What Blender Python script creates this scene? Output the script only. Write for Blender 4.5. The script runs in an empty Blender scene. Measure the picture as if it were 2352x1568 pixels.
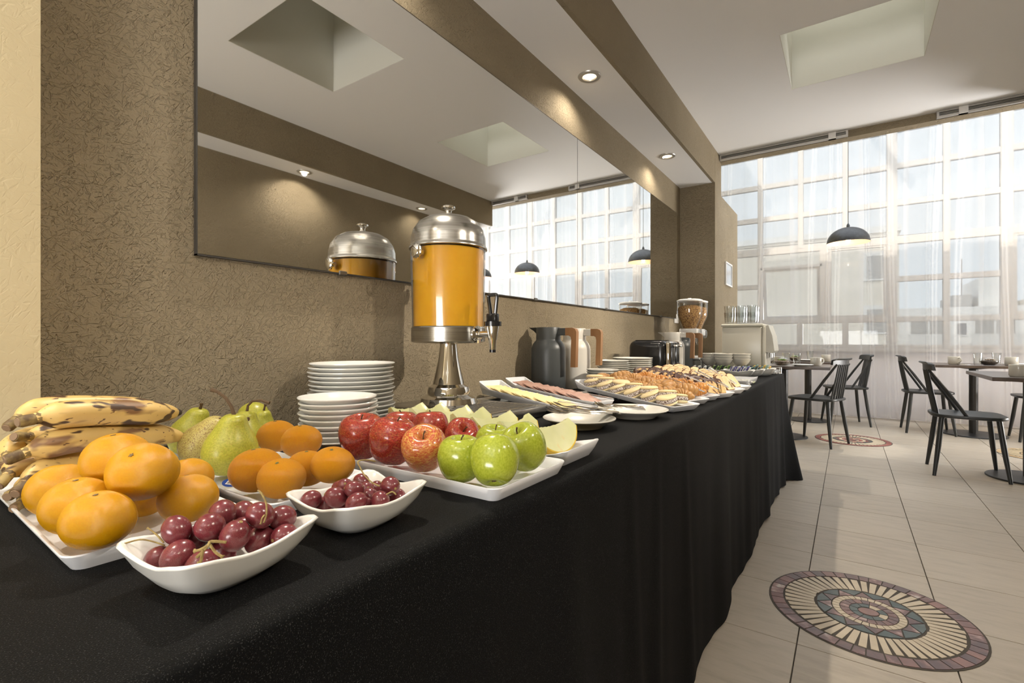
import bpy, bmesh, math, random
from mathutils import Vector, Matrix, Euler
random.seed(7)
PI = math.pi
C = bpy.context.scene.collection
S = bpy.context.scene

# ------------------------------------------------------------------ camera, sky, sun, exposure
cam_d = bpy.data.cameras.new('camera')
cam_d.sensor_width = 36.0
cam_d.lens = 36.0 * 1125.0 / 2352.0
cam_d.clip_start = 0.02
cam_d.clip_end = 300
cam = bpy.data.objects.new('camera', cam_d)
C.objects.link(cam)
cam.location = (0, 0, 1.0)
YAW = math.atan((1948.0 - 1176.0) / 1125.0)
cam.rotation_euler = (PI / 2, 0, YAW)
S.camera = cam

w = bpy.data.worlds.new('sky')
S.world = w
w.use_nodes = True
wt = w.node_tree
wt.nodes.clear()
wo = wt.nodes.new('ShaderNodeOutputWorld')
wb = wt.nodes.new('ShaderNodeBackground')
wc = wt.nodes.new('ShaderNodeTexCoord')
wx = wt.nodes.new('ShaderNodeSeparateXYZ')
wr = wt.nodes.new('ShaderNodeValToRGB')
wr.color_ramp.elements[0].position = 0.0
wr.color_ramp.elements[0].color = (0.88, 0.94, 0.97, 1)
wr.color_ramp.elements[1].position = 0.7
wr.color_ramp.elements[1].color = (0.84, 0.88, 0.93, 1)
wt.links.new(wc.outputs['Generated'], wx.inputs[0])
wt.links.new(wx.outputs['Z'], wr.inputs[0])
wt.links.new(wr.outputs[0], wb.inputs[0])
SKY = 4.2
wb.inputs[1].default_value = SKY
wt.links.new(wb.outputs[0], wo.inputs[0])

sun_d = bpy.data.lights.new('sun', 'SUN')
sun_d.energy = 3.8
sun_d.color = (1, 0.9, 0.76)
sun_d.angle = 0.009
sun = bpy.data.objects.new('sun', sun_d)
C.objects.link(sun)
_el, _az = math.radians(24), math.radians(14)
sun.rotation_euler = Vector((math.sin(_az) * math.cos(_el), math.cos(_az) * math.cos(_el), -math.sin(_el))).to_track_quat('-Z', 'Y').to_euler()
sun.location = (0, -8, 12)

DOWN_W = 17.0        # downlights
REAR_FILL_W = 170.0  # unseen fill added behind the camera
SIDE_FILL_W = 520.0       # unseen fill added at the dining end        
BEAM_W = 38.0        # aimed halogen beams
WARM = (1.0, 0.90, 0.76)
a_d = bpy.data.lights.new('rear_fill', 'AREA')  # added area light, no door built; tilted up to brighten the ceiling
a_d.shape = 'RECTANGLE'
a_d.size = 1.5
a_d.size_y = 2.1
a_d.energy = REAR_FILL_W
a_d.color = (1.0, 0.985, 0.96)
a_o = bpy.data.objects.new('rear_fill', a_d)
C.objects.link(a_o)
a_o.location = (0.0, -2.88, 1.25)
a_o.rotation_euler = (PI / 2 + 0.95, 0, 0)

b_d = bpy.data.lights.new('side_fill', 'AREA')  # added area light with no window behind it, lifts ceiling brightness
b_d.shape = 'RECTANGLE'
b_d.size = 2.7
b_d.size_y = 1.2
b_d.energy = SIDE_FILL_W
b_d.color = (1.0, 0.98, 0.97)
b_o = bpy.data.objects.new('side_fill', b_d)
C.objects.link(b_o)
b_o.location = (4.50, 6.4, 0.75)
b_o.rotation_euler = (PI / 2 + 1.05, 0, PI / 2 + 0.7)

S.view_settings.view_transform = 'Standard'
S.view_settings.look = 'None'
S.view_settings.gamma = 1.0
S.view_settings.use_curve_mapping = False
S.view_settings.exposure = 0.2
cy = S.cycles
cy.use_denoising = True
cy.max_bounces = 9
cy.diffuse_bounces = 4
cy.glossy_bounces = 5
cy.transmission_bounces = 7
cy.transparent_max_bounces = 40
cy.caustics_reflective = False
cy.caustics_refractive = False
cy.sample_clamp_indirect = 6.0
cy.blur_glossy = 0.6

# ------------------------------------------------------------------ object helpers
def tag(o, label=None, cat=None, group=None, kind=None):
    if label: o['label'] = label
    if cat: o['category'] = cat
    if group: o['group'] = group
    if kind: o['kind'] = kind
    return o

def thing(name, label, cat, loc=(0, 0, 0), rot=(0, 0, 0), group=None, kind=None):
    o = bpy.data.objects.new(name, None)
    o.empty_display_size = 0.02
    C.objects.link(o)
    o.location = loc
    o.rotation_euler = rot if isinstance(rot, (tuple, Euler)) else (0, 0, rot)
    return tag(o, label, cat, group, kind)

def place(name, me, parent=None, loc=(0, 0, 0), rot=(0, 0, 0), mat=None):
    o = bpy.data.objects.new(name, me)
    C.objects.link(o)
    o.location = loc
    o.rotation_euler = rot if isinstance(rot, (tuple, Euler)) else (0, 0, rot)
    if parent: o.parent = parent
    if mat:
        o.material_slots[0].link = 'OBJECT'
        o.material_slots[0].material = mat
    return o

def dup(root, loc, rot=None, label=None, group=None, scale=None):
    r = root.copy(); C.objects.link(r); r.location = loc
    if rot is not None: r.rotation_euler = rot if isinstance(rot, (tuple, Euler)) else (0, 0, rot)
    if scale: r.scale = (scale,) * 3 if not isinstance(scale, tuple) else scale
    if label: r['label'] = label
    if group: r['group'] = group
    for ch in list(root.children):
        c = ch.copy(); C.objects.link(c); c.parent = r
        for g in list(ch.children):
            d = g.copy(); C.objects.link(d); d.parent = c
    return r

class MB:
    def __init__(s): s.v = []; s.f = []
    def add(s, vs, fs, M=None):
        n = len(s.v)
        s.v += [tuple(M @ Vector(p)) for p in vs] if M is not None else [tuple(p) for p in vs]
        s.f += [tuple(i + n for i in f) for f in fs]
        return s
    def box(s, x0, x1, y0, y1, z0, z1, M=None):
        return s.add([(x0, y0, z0), (x1, y0, z0), (x1, y1, z0), (x0, y1, z0), (x0, y0, z1), (x1, y0, z1), (x1, y1, z1), (x0, y1, z1)],
                     [(3, 2, 1, 0), (4, 5, 6, 7), (0, 1, 5, 4), (1, 2, 6, 5), (2, 3, 7, 6), (3, 0, 4, 7)], M)
    def rbox(s, x0, x1, y0, y1, z0, z1, r=0.01, seg=2, M=None):
        bm = bmesh.new()
        bmesh.ops.create_cube(bm, size=1)
        bmesh.ops.scale(bm, vec=(x1 - x0, y1 - y0, z1 - z0), verts=bm.verts)
        bmesh.ops.translate(bm, vec=((x0 + x1) / 2, (y0 + y1) / 2, (z0 + z1) / 2), verts=bm.verts)
        bmesh.ops.bevel(bm, geom=bm.edges[:], offset=r, segments=seg, affect='EDGES', profile=0.5)
        bm.verts.index_update()
        s.add([v.co[:] for v in bm.verts], [[v.index for v in f.verts] for f in bm.faces], M)
        bm.free()
        return s
    def loops(s, L, cap0=True, cap1=True, M=None, close=True):
        n = len(L[0]); vs = [p for l in L for p in l]; fs = []
        for k in range(len(L) - 1):
            for i in range(n if close else n - 1):
                j = (i + 1) % n
                fs.append((k * n + i, k * n + j, (k + 1) * n + j, (k + 1) * n + i))
        if cap0: fs.append(tuple(range(n - 1, -1, -1)))
        if cap1: fs.append(tuple(range((len(L) - 1) * n, len(L) * n)))
        return s.add(vs, fs, M)
    def lathe(s, prof, n=32, M=None, mod=None, cap=True):
        L = []
        for r, z in prof:
            r = max(r, 1e-5)
            L.append([(r * (mod(a, r, z) if mod else 1) * math.cos(a), r * (mod(a, r, z) if mod else 1) * math.sin(a), z) for a in [2 * PI * i / n for i in range(n)]])
        return s.loops(L, cap and prof[0][0] > 1e-4, cap and prof[-1][0] > 1e-4, M)
    def tube(s, pts, rad, n=8, M=None, mod=None, flat=1.0, up=None):
        P = [Vector(p) for p in pts]; m = len(P)
        if not hasattr(rad, '__len__'): rad = [rad] * m
        t0 = (P[1] - P[0]).normalized()
        u = Vector(up) if up else (Vector((0, 0, 1)) if abs(t0.z) < 0.9 else Vector((1, 0, 0)))
        u = (u - t0 * u.dot(t0)).normalized(); L = []
        for k in range(m):
            t = (P[min(k + 1, m - 1)] - P[max(k - 1, 0)]).normalized()
            u = (u - t * u.dot(t)).normalized(); b = t.cross(u)
            L.append([tuple(P[k] + (u * math.cos(a) * flat + b * math.sin(a)) * rad[k] * (mod(a) if mod else 1)) for a in [2 * PI * i / n for i in range(n)]])
        return s.loops(L, True, True, M)
    def sph(s, c=(0, 0, 0), rx=1, ry=None, rz=None, n=20, m=12, M=None):
        ry = ry or rx; rz = rz or rx
        L = []
        for k in range(m + 1):
            ph = -PI / 2 + PI * k / m
            rr = max(math.cos(ph), 1e-4)
            L.append([(c[0] + rx * rr * math.cos(2 * PI * i / n), c[1] + ry * rr * math.sin(2 * PI * i / n), c[2] + rz * math.sin(ph)) for i in range(n)])
        return s.loops(L, False, False, M)
    def cyl(s, c, r, h, n=20, r2=None, M=None):
        r2 = r if r2 is None else r2
        return s.loops([[(c[0] + q * math.cos(2 * PI * i / n), c[1] + q * math.sin(2 * PI * i / n), c[2] + z) for i in range(n)] for q, z in ((r, 0), (r2, h))], M=M)
    def prism(s, poly, z0, z1, M=None):
        return s.loops([[(x, y, z) for x, y in poly] for z in (z0, z1)], M=M)
    def mesh(s, name, mat, ang=40):
        me = bpy.data.meshes.new(name)
        me.from_pydata(s.v, [], s.f)
        me.materials.append(mat)
        if ang:
            me.polygons.foreach_set('use_smooth', [True] * len(me.polygons))
            if ang < 179: me.set_sharp_from_angle(angle=math.radians(ang))
        me.validate(); me.update()
        return me
    def build(s, name, mat, parent=None, loc=(0, 0, 0), rot=(0, 0, 0), ang=40):
        return place(name, s.mesh(name, mat, ang), parent, loc, rot)

def cr(prof, k=4):
    """smooth a profile through its points"""
    out = []; n = len(prof)
    for i in range(n - 1):
        p0, p1, p2, p3 = prof[max(i - 1, 0)], prof[i], prof[i + 1], prof[min(i + 2, n - 1)]
        for j in range(k):
            t = j / k
            out.append(tuple(0.5 * (2 * b + (c - a) * t + (2 * a - 5 * b + 4 * c - d) * t * t + (3 * b - a - 3 * c + d) * t ** 3) for a, b, c, d in zip(p0, p1, p2, p3)))
    out.append(tuple(prof[-1]))
    return out

def rrect(hx, hy, r, n=5, z=0.0, zf=None):
    out = []
    for cx, cy, a0 in ((hx - r, hy - r, 0), (-hx + r, hy - r, PI / 2), (-hx + r, -hy + r, PI), (hx - r, -hy + r, 3 * PI / 2)):
        for i in range(n + 1):
            a = a0 + PI / 2 * i / n
            out.append((cx + r * math.cos(a), cy + r * math.sin(a)))
    # subdivide the straight runs so rims can wave
    res = []
    for i, p in enumerate(out):
        q = out[(i + 1) % len(out)]
        m = 8 if (i + 1) % (n + 1) == 0 else 1
        for j in range(m):
            x = p[0] + (q[0] - p[0]) * j / m; y = p[1] + (q[1] - p[1]) * j / m
            res.append((x, y, z + (zf(x, y) if zf else 0)))
    return res

# ------------------------------------------------------------------ materials
def nt(name):
    m = bpy.data.materials.new(name); m.use_nodes = True
    t = m.node_tree
    return m, t, t.nodes['Principled BSDF']

def col4(c): return (c[0], c[1], c[2], 1.0)

def srgb(r, g, b):
    f = lambda c: ((c / 255 + 0.055) / 1.055) ** 2.4 if c / 255 > 0.04045 else c / 255 / 12.92
    return (f(r), f(g), f(b))

def M(name, c, rough=0.5, metal=0.0, spec=0.5, **kw):
    m, t, b = nt(name)
    b.inputs['Base Color'].default_value = col4(c)
    b.inputs['Roughness'].default_value = rough
    b.inputs['Metallic'].default_value = metal
    b.inputs['Specular IOR Level'].default_value = spec
    for k, v in kw.items():
        b.inputs[k].default_value = v
    return m

def vec(t, scale=(1, 1, 1), coord='Object', rnd=True):
    tc = t.nodes.new('ShaderNodeTexCoord')
    mp = t.nodes.new('ShaderNodeMapping')
    mp.inputs['Scale'].default_value = scale
    t.links.new(tc.outputs[coord], mp.inputs['Vector'])
    if rnd:
        oi = t.nodes.new('ShaderNodeObjectInfo')
        ml = t.nodes.new('ShaderNodeMath'); ml.operation = 'MULTIPLY'; ml.inputs[1].default_value = 37.0
        t.links.new(oi.outputs['Random'], ml.inputs[0])
        t.links.new(ml.outputs[0], mp.inputs['Location'])
    return mp.outputs[0]

def noise(t, v, scale, detail=3, rough=0.55, dist=0.0):
    n = t.nodes.new('ShaderNodeTexNoise')
    n.inputs['Scale'].default_value = scale; n.inputs['Detail'].default_value = detail
    n.inputs['Roughness'].default_value = rough; n.inputs['Distortion'].default_value = dist
    t.links.new(v, n.inputs['Vector'])
    return n.outputs['Fac']

def ramp(t, fac, stops, interp='LINEAR'):
    r = t.nodes.new('ShaderNodeValToRGB'); r.color_ramp.interpolation = interp
    e = r.color_ramp.elements
    while len(e) < len(stops): e.new(0.5)
    for el, (p, c) in zip(e, stops):
        el.position = p; el.color = col4(c) if hasattr(c, '__len__') else (c, c, c, 1)
    t.links.new(fac, r.inputs[0])
    return r.outputs[0]

def mix(t, fac, a, b, blend='MIX'):
    x = t.nodes.new('ShaderNodeMix'); x.data_type = 'RGBA'; x.blend_type = blend
    for val, s in ((fac, x.inputs[0]), (a, x.inputs[6]), (b, x.inputs[7])):
        if isinstance(val, bpy.types.NodeSocket): t.links.new(val, s)
        else: s.default_value = col4(val) if hasattr(val, '__len__') else val
    return x.outputs[2]

def bump(t, b, h, strength=0.4, dist=0.002):
    n = t.nodes.new('ShaderNodeBump'); n.inputs['Strength'].default_value = strength; n.inputs['Distance'].default_value = dist
    t.links.new(h, n.inputs['Height'])
    t.links.new(n.outputs[0], b.inputs['Normal'])

def NM(name, stops, scale, rough=0.5, detail=3, dist=0.0, vs=(1, 1, 1), spots=None, bmp=None, spec=0.5, metal=0.0, **kw):
    """colour from noise; spots = (scale, threshold, colour, soft); bmp = (scale, strength, distance)"""
    m, t, b = nt(name)
    v = vec(t, vs)
    c = ramp(t, noise(t, v, scale, detail, 0.55, dist), stops)
    if spots:
        for sc, th, sc_col, soft in spots:
            f = ramp(t, noise(t, v, sc, 2, 0.5), [(th, 0.0), (th + soft, 1.0)])
            c = mix(t, f, c, sc_col)
    t.links.new(c, b.inputs['Base Color'])
    b.inputs['Roughness'].default_value = rough; b.inputs['Specular IOR Level'].default_value = spec; b.inputs['Metallic'].default_value = metal
    for k, val in kw.items(): b.inputs[k].default_value = val
    if bmp:
        v2 = vec(t)
        bump(t, b, noise(t, v2, bmp[0], 2), bmp[1], bmp[2])
    return m

def thin_glass(name, tint=(1, 1, 1), gloss=0.9, rough=0.0, edge=0.16, dark=1.0):
    m = bpy.data.materials.new(name); m.use_nodes = True
    t = m.node_tree; t.nodes.clear()
    o = t.nodes.new('ShaderNodeOutputMaterial'); tr = t.nodes.new('ShaderNodeBsdfTransparent'); gl = t.nodes.new('ShaderNodeBsdfGlossy')
    fr = t.nodes.new('ShaderNodeLayerWeight'); fr.inputs['Blend'].default_value = 0.5
    pw = t.nodes.new('ShaderNodeMath'); pw.operation = 'POWER'; pw.inputs[1].default_value = 5.0 - edge * 8
    ma = t.nodes.new('ShaderNodeMath'); ma.operation = 'MULTIPLY_ADD'; ma.inputs[1].default_value = 0.85; ma.inputs[2].default_value = 0.035
    if dark < 1:
        tc = ramp(t, fr.outputs['Facing'], [(0.0, tint), (0.55, tuple(x * 0.93 for x in tint)), (0.97, tuple(x * dark for x in tint))])
        t.links.new(tc, tr.inputs[0])
    t.links.new(fr.outputs['Facing'], pw.inputs[0]); t.links.new(pw.outputs[0], ma.inputs[0])
    mx = t.nodes.new('ShaderNodeMixShader')
    tr.inputs[0].default_value = col4(tint); gl.inputs[0].default_value = (gloss, gloss, gloss, 1); gl.inputs['Roughness'].default_value = rough
    t.links.new(ma.outputs[0], mx.inputs[0]); t.links.new(tr.outputs[0], mx.inputs[1]); t.links.new(gl.outputs[0], mx.inputs[2])
    t.links.new(mx.outputs[0], o.inputs[0])
    return m

def stucco(name, c1, c2, strength=0.7, scale=1.0):
    m, t, b = nt(name)
    v = vec(t, rnd=False)
    base = ramp(t, noise(t, v, 2.2, 4), [(0.3, c1), (0.7, c2)])
    t.links.new(base, b.inputs['Base Color'])
    b.inputs['Roughness'].default_value = 0.85; b.inputs['Specular IOR Level'].default_value = 0.2
    pits = None
    for k, (ang, sa, sb, th) in enumerate(((0.6, 215, 42, 0.60), (-0.9, 240, 50, 0.61), (1.45, 200, 40, 0.615), (0.1, 180, 52, 0.625))):
        m1 = t.nodes.new('ShaderNodeMapping'); m1.inputs['Rotation'].default_value = (ang, 0, 0)
        m2 = t.nodes.new('ShaderNodeMapping'); m2.inputs['Scale'].default_value = (sb * scale, sa * scale, sb * scale); m2.inputs['Location'].default_value = (k * 9.1, k * 3.7, 0)
        t.links.new(v, m1.inputs['Vector']); t.links.new(m1.outputs[0], m2.inputs['Vector'])
        f = ramp(t, noise(t, m2.outputs[0], 1.0, 1.0, 0.5, 0.5), [(th, 0.0), (th + 0.06, 1.0)])
        pits = f if pits is None else mix(t, 1.0, pits, f, 'LIGHTEN')
    clump = ramp(t, noise(t, v, 7 * scale, 2), [(0.34, 0.25), (0.55, 1.0)])
    pits = mix(t, 1.0, pits, clump, 'MULTIPLY')
    h = mix(t, 1.0, (0.8, 0.8, 0.8), mix(t, 1.0, pits, (0.8, 0.8, 0.8), 'MULTIPLY'), 'SUBTRACT')
    h = mix(t, 0.16, h, noise(t, v, 260 * scale, 3))
    h = mix(t, 0.12, h, noise(t, v, 24 * scale, 3))
    bump(t, b, h, strength, 0.017)
    return m

BEIGE = (0.30, 0.237, 0.152)
m_wall = stucco('beige scratched stucco', (0.275, 0.225, 0.150), (0.315, 0.259, 0.177))
m_wall2 = stucco('cream plaster', (0.60, 0.50, 0.31), (0.66, 0.56, 0.36), 0.14, 0.7)
m_white = M('white ceiling paint', (0.90, 0.895, 0.89), 0.8, spec=0.2)
m_shaft = M('white skylight plaster', (0.74, 0.73, 0.67), 0.8, spec=0.2)
m_grout = M('dark grout', (0.07, 0.06, 0.05), 0.9)
m_frame = M('greige window metal', (0.42, 0.40, 0.37), 0.5)
m_glass = thin_glass('window glass', (0.43, 0.44, 0.445))
m_roofglass = thin_glass('roof glass', (0.96, 0.97, 0.98))
m_tumbler = thin_glass('tumbler glass', (0.96, 0.97, 0.97), 1.0, 0.02, 0.30, 0.16)
m_canister = thin_glass('clear plastic', (0.97, 0.975, 0.975), 1.0, 0.05, 0.2, 0.45)
m_mirror = M('mirror silver', (0.95, 0.95, 0.93), 0.015, 1.0)
m_dark = M('dark edge', (0.05, 0.045, 0.04), 0.5)
m_chrome = M('polished steel', (0.72, 0.70, 0.66), 0.07, 1.0)
m_steel = NM('brushed steel', [(0.35, (0.38, 0.365, 0.335)), (0.65, (0.50, 0.485, 0.45))], 6, 0.24, vs=(1, 1, 30), metal=1.0)
m_cutlery = M('cutlery steel', (0.72, 0.70, 0.66), 0.13, 1.0)
m_blackp = M('glossy black plastic', (0.012, 0.012, 0.013), 0.18)
m_black = M('black painted wood', (0.022, 0.024, 0.025), 0.38)
m_porc = M('white porcelain', (0.78, 0.775, 0.74), 0.16, spec=0.6)
m_cream = M('cream porcelain', (0.60, 0.58, 0.52), 0.2, spec=0.6)
m_mel = M('white melamine', (0.80, 0.81, 0.84), 0.22, spec=0.5)
m_whitep = M('white plastic', (0.78, 0.76, 0.73), 0.35)
m_emit = bpy.data.materials.new('lamp glow'); m_emit.use_nodes = True
_b = m_emit.node_tree.nodes['Principled BSDF']; _b.inputs['Emission Color'].default_value = (1, 0.80, 0.50, 1); _b.inputs['Emission Strength'].default_value = 5.0
m_cloth, _t, _b = nt('black tablecloth')
_v = vec(_t, rnd=False)
_t.links.new(ramp(_t, noise(_t, _v, 800, 1), [(0.35, (0.0014, 0.0014, 0.0016)), (0.60, (0.0026, 0.0026, 0.0027)), (0.78, (0.05, 0.05, 0.05))]), _b.inputs['Base Color'])  # pale colour stops imitate glints on the weave
_b.inputs['Roughness'].default_value = 0.8; _b.inputs['Specular IOR Level'].default_value = 0.12
_b.inputs['Sheen Weight'].default_value = 0.004; _b.inputs['Sheen Roughness'].default_value = 0.5
bump(_t, _b, noise(_t, _v, 700, 2), 0.5, 0.001)

m_curtain = bpy.data.materials.new('sheer white voile'); m_curtain.use_nodes = True
_t = m_curtain.node_tree; _t.nodes.clear()
_o = _t.nodes.new('ShaderNodeOutputMaterial')
_tr = _t.nodes.new('ShaderNodeBsdfTransparent'); _tl = _t.nodes.new('ShaderNodeBsdfTranslucent'); _df = _t.nodes.new('ShaderNodeBsdfDiffuse')
_tl.inputs[0].default_value = (0.88, 0.87, 0.88, 1); _df.inputs[0].default_value = (0.86, 0.85, 0.86, 1)
_m1 = _t.nodes.new('ShaderNodeMixShader'); _m1.inputs[0].default_value = 0.30
_m2 = _t.nodes.new('ShaderNodeMixShader')
_lw = _t.nodes.new('ShaderNodeLayerWeight'); _lw.inputs['Blend'].default_value = 0.35
_mr = _t.nodes.new('ShaderNodeMapRange'); _mr.inputs['To Min'].default_value = 0.64; _mr.inputs['To Max'].default_value = 0.28
_t.links.new(_lw.outputs['Facing'], _mr.inputs['Value'])
_t.links.new(_mr.outputs[0], _m2.inputs[0])
_t.links.new(_tl.outputs[0], _m1.inputs[1]); _t.links.new(_df.outputs[0], _m1.inputs[2])
_t.links.new(_m1.outputs[0], _m2.inputs[1]); _t.links.new(_tr.outputs[0], _m2.inputs[2])
_t.links.new(_m2.outputs[0], _o.inputs[0])

m_tile, _t, _b = nt('sandy stone tile')
_v = vec(_t, (1.4, 7, 1))
_c = ramp(_t, noise(_t, _v, 4.5, 5, 0.65), [(0.30, (0.31, 0.267, 0.21)), (0.5, (0.425, 0.37, 0.30)), (0.7, (0.48, 0.42, 0.345))])
_oi = _t.nodes.new('ShaderNodeObjectInfo')
_c = mix(_t, 0.5, _c, ramp(_t, _oi.outputs['Random'], [(0.0, (0.375, 0.325, 0.26)), (1.0, (0.46, 0.405, 0.33))]))
_t.links.new(_c, _b.inputs['Base Color'])
_b.inputs['Roughness'].default_value = 0.42; _b.inputs['Specular IOR Level'].default_value = 0.35
bump(_t, _b, noise(_t, vec(_t, (2, 8, 1)), 18, 3), 0.1, 0.002)

def opal(name, c, tr):
    m = bpy.data.materials.new(name); m.use_nodes = True
    t = m.node_tree; t.nodes.clear()
    o = t.nodes.new('ShaderNodeOutputMaterial'); a = t.nodes.new('ShaderNodeBsdfTranslucent'); d = t.nodes.new('ShaderNodeBsdfDiffuse'); x = t.nodes.new('ShaderNodeMixShader')
    a.inputs[0].default_value = col4(c); d.inputs[0].default_value = col4(c); x.inputs[0].default_value = 1 - tr
    t.links.new(a.outputs[0], x.inputs[1]); t.links.new(d.outputs[0], x.inputs[2]); t.links.new(x.outputs[0], o.inputs[0])
    return m
m_opal = opal('opal skylight sheet', (0.78, 0.765, 0.71), 0.64)
m_opal2 = opal('darker opal sheet', (0.36, 0.345, 0.30), 0.45)  # darker, less translucent sheet for the first skylight
# ------------------------------------------------------------------ the setting
H = 2.67          # ceiling
ZS = 2.38         # soffit underside
def struct(name, mb, mat, parent=None, ang=0):
    o = mb.build(name, mat, parent, ang=ang)
    if parent is None: o['kind'] = 'structure'
    return o

struct('wall_left', MB().box(-1.45, -1.25, -3.1, 4.75, 0, 3.3), m_wall)
struct('wall_near', MB().box(-1.25, -1.17, -3.0, 0.241, 0, ZS), m_wall2)
struct('wall_pillar', MB().box(-1.25, -0.952, 4.5, 4.75, 0, 2.62), m_wall)
struct('wall_low', MB().box(-1.12, -0.952, 4.75, 5.54, 0, 2.32), m_wall)
struct('wall_right', MB().box(1.30, 1.5, -3.1, 4.75, 0, 3.3), m_wall)
struct('wall_back', MB().box(-1.45, 1.5, -3.3, -3.0, 0, 3.3), m_wall)
struct('wall_parapet', MB().box(-1.75, 4.8, 4.70, 4.80, 2.615, 3.55).box(1.5, 4.8, 4.70, 4.80, 0, 2.615).box(-1.75, -1.25, 4.75, 4.8, 0, 2.62), m_wall)  # unseen upper part, raised to keep sun off the lower curtains
struct('wall_extension_left', MB().box(-1.95, -1.75, 4.7, 8.2, 0, 4.4), m_wall2)
struct('wall_extension_right', MB().box(4.6, 4.8, 4.7, 8.2, 0, 4.4), m_wall2)
struct('wall_far', MB().box(-1.75, 4.6, 7.98, 8.15, 0, 0.90), M('grey white plaster', (0.70, 0.68, 0.69), 0.8))

m_fascia = m_wall
sof = struct('trim_1', MB().box(-1.25, -0.975, -3.0, 4.5, ZS, ZS + 0.02), m_white)
struct('fascia', MB().box(-0.975, -0.953, -3.0, 4.70, ZS, H), m_fascia, sof)
sof2 = struct('trim_2', MB().box(1.058, 1.30, -3.0, 4.70, ZS, ZS + 0.02), m_white)
struct('fascia', MB().box(1.036, 1.058, -3.0, 4.70, ZS, H), m_fascia, sof2)

SKYL = [(1.35, 2.03), (3.03, 3.73)]
c = MB().box(-1.4, -0.31, -3.1, 4.72, H, H + 0.1).box(0.37, 1.45, -3.1, 4.72, H, H + 0.1)
for a, b_ in ((-3.1, 1.35), (2.03, 3.03), (3.73, 4.72)): c.box(-0.31, 0.37, a, b_, H, H + 0.1)
ceil = struct('ceiling', c, m_white)
for k, (a, b_) in enumerate(SKYL):
    T = 3.28
    e = 0.003
    sh = MB().box(-0.35, -0.31 + e, a - 0.04, b_ + 0.04, H + 0.0008, T).box(0.37 - e, 0.41, a - 0.04, b_ + 0.04, H + 0.0008, T)
    sh.box(-0.31 + e, 0.37 - e, a - 0.04, a + e, H + 0.0008, T).box(-0.31 + e, 0.37 - e, b_ - e, b_ + 0.04, H + 0.0008, T)
    struct('skylight_shaft', sh, m_shaft, ceil)
    struct('skylight_pane', MB().box(-0.35, 0.41, a - 0.04, b_ + 0.04, T, T + 0.01), m_opal if k else m_opal2, ceil)

# air grilles on the beam at the ceiling edge
m_grille = M('aluminium grille', (0.50, 0.48, 0.45), 0.35, 0.6)
for k, (x0, x1, lab) in enumerate(((-0.95, 0.0, 'long aluminium air grille on the ceiling edge beside the soffit'), (0.53, 1.03, 'aluminium air grille at the ceiling edge over the dining tables'))):
    g = thing('air_grille', lab, 'air grille', (x0, 4.70, 2.63), group=None)
    MB().box(0, x1 - x0, -0.028, 0, 0.026, 0.038).box(0, x1 - x0, -0.028, 0, -0.012, 0.0).box(0, 0.014, -0.028, 0, 0, 0.026).box(x1 - x0 - 0.014, x1 - x0, -0.028, 0, 0, 0.026).build('frame', m_grille, g, ang=0)
    MB().box(0.014, x1 - x0 - 0.014, -0.004, 0, 0, 0.026).build('slot', m_dark, g, ang=0)
    for q in range(3):
        MB().box(0.014, x1 - x0 - 0.014, -0.022, -0.006, 0.003 + q * 0.008, 0.0055 + q * 0.008).build('louvre', m_grille, g, ang=0)
    cx = (x1 - x0) - 0.13 if k == 0 else 0.12
    MB().box(cx, cx + 0.05, -0.034, 0, -0.012, 0.038).build('clip', m_whitep, g, ang=0)

# floor: slab, tiles, mosaics
fl = struct('floor', MB().box(-1.8, 4.8, -3.1, 8.1, -0.1, -0.006), m_grout)
TS = 0.4155
tm = MB().rbox(-TS / 2 + 0.0018, TS / 2 - 0.0018, -TS / 2 + 0.0018, TS / 2 - 0.0018, -0.008, 0.0, 0.0008, 1).mesh('tile', m_tile, 0)
MOS = [(0.062, 2.235, 0.325), (0.035, 6.06, 0.325), (1.43, 6.15, 0.325)]
rest = MB(); nt_ = 0
for j in range(-7, 17):
    for i in range(-3, 12):
        x = -0.1405 + TS * (i + 0.5); y = 3.97 + 0.42 * (j - 6.5)
        if x > 4.6 or x < -1.5: continue
        if -0.8 < x < 3.4 and y > 0.3 and nt_ < 296:
            o = place('tile', tm, fl, (x, y, 0)); nt_ += 1
            o.scale = (1, 0.42 / TS, 1)
        else:
            rest.box(x - TS / 2 + 0.002, x + TS / 2 - 0.002, y - 0.208, y + 0.208, -0.008, 0)
o = rest.build('tiling', m_tile, fl, ang=0); o['kind'] = 'stuff'

def wedge(r0, r1, a0, a1, h=0.0035, gap=0.002, n=3):
    g0 = gap / max(r0, 0.01); g1 = gap / r1
    lo = [(r0 * math.cos(a0 + g0 + (a1 - a0 - 2 * g0) * i / n), r0 * math.sin(a0 + g0 + (a1 - a0 - 2 * g0) * i / n)) for i in range(n + 1)]
    hi = [(r1 * math.cos(a0 + g1 + (a1 - a0 - 2 * g1) * i / n), r1 * math.sin(a0 + g1 + (a1 - a0 - 2 * g1) * i / n)) for i in range(n, -1, -1)]
    return lo, hi, h
m_ox = NM('oxblood marble', [(0.40, (0.085, 0.045, 0.045)), (0.55, (0.15, 0.07, 0.062)), (0.63, (0.33, 0.21, 0.19)), (0.72, (0.50, 0.45, 0.41))], 9, 0.35, 4, 0.6)
m_rust = NM('rust marble', [(0.4, (0.16, 0.075, 0.065)), (0.65, (0.25, 0.12, 0.095))], 9, 0.35, 4, 0.6)
m_greenst = NM('green slate', [(0.4, (0.035, 0.058, 0.056)), (0.7, (0.085, 0.11, 0.105))], 14, 0.4, 4)
m_creamst = NM('cream limestone', [(0.35, (0.47, 0.39, 0.28)), (0.7, (0.58, 0.49, 0.36))], 12, 0.45, 4)
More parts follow.
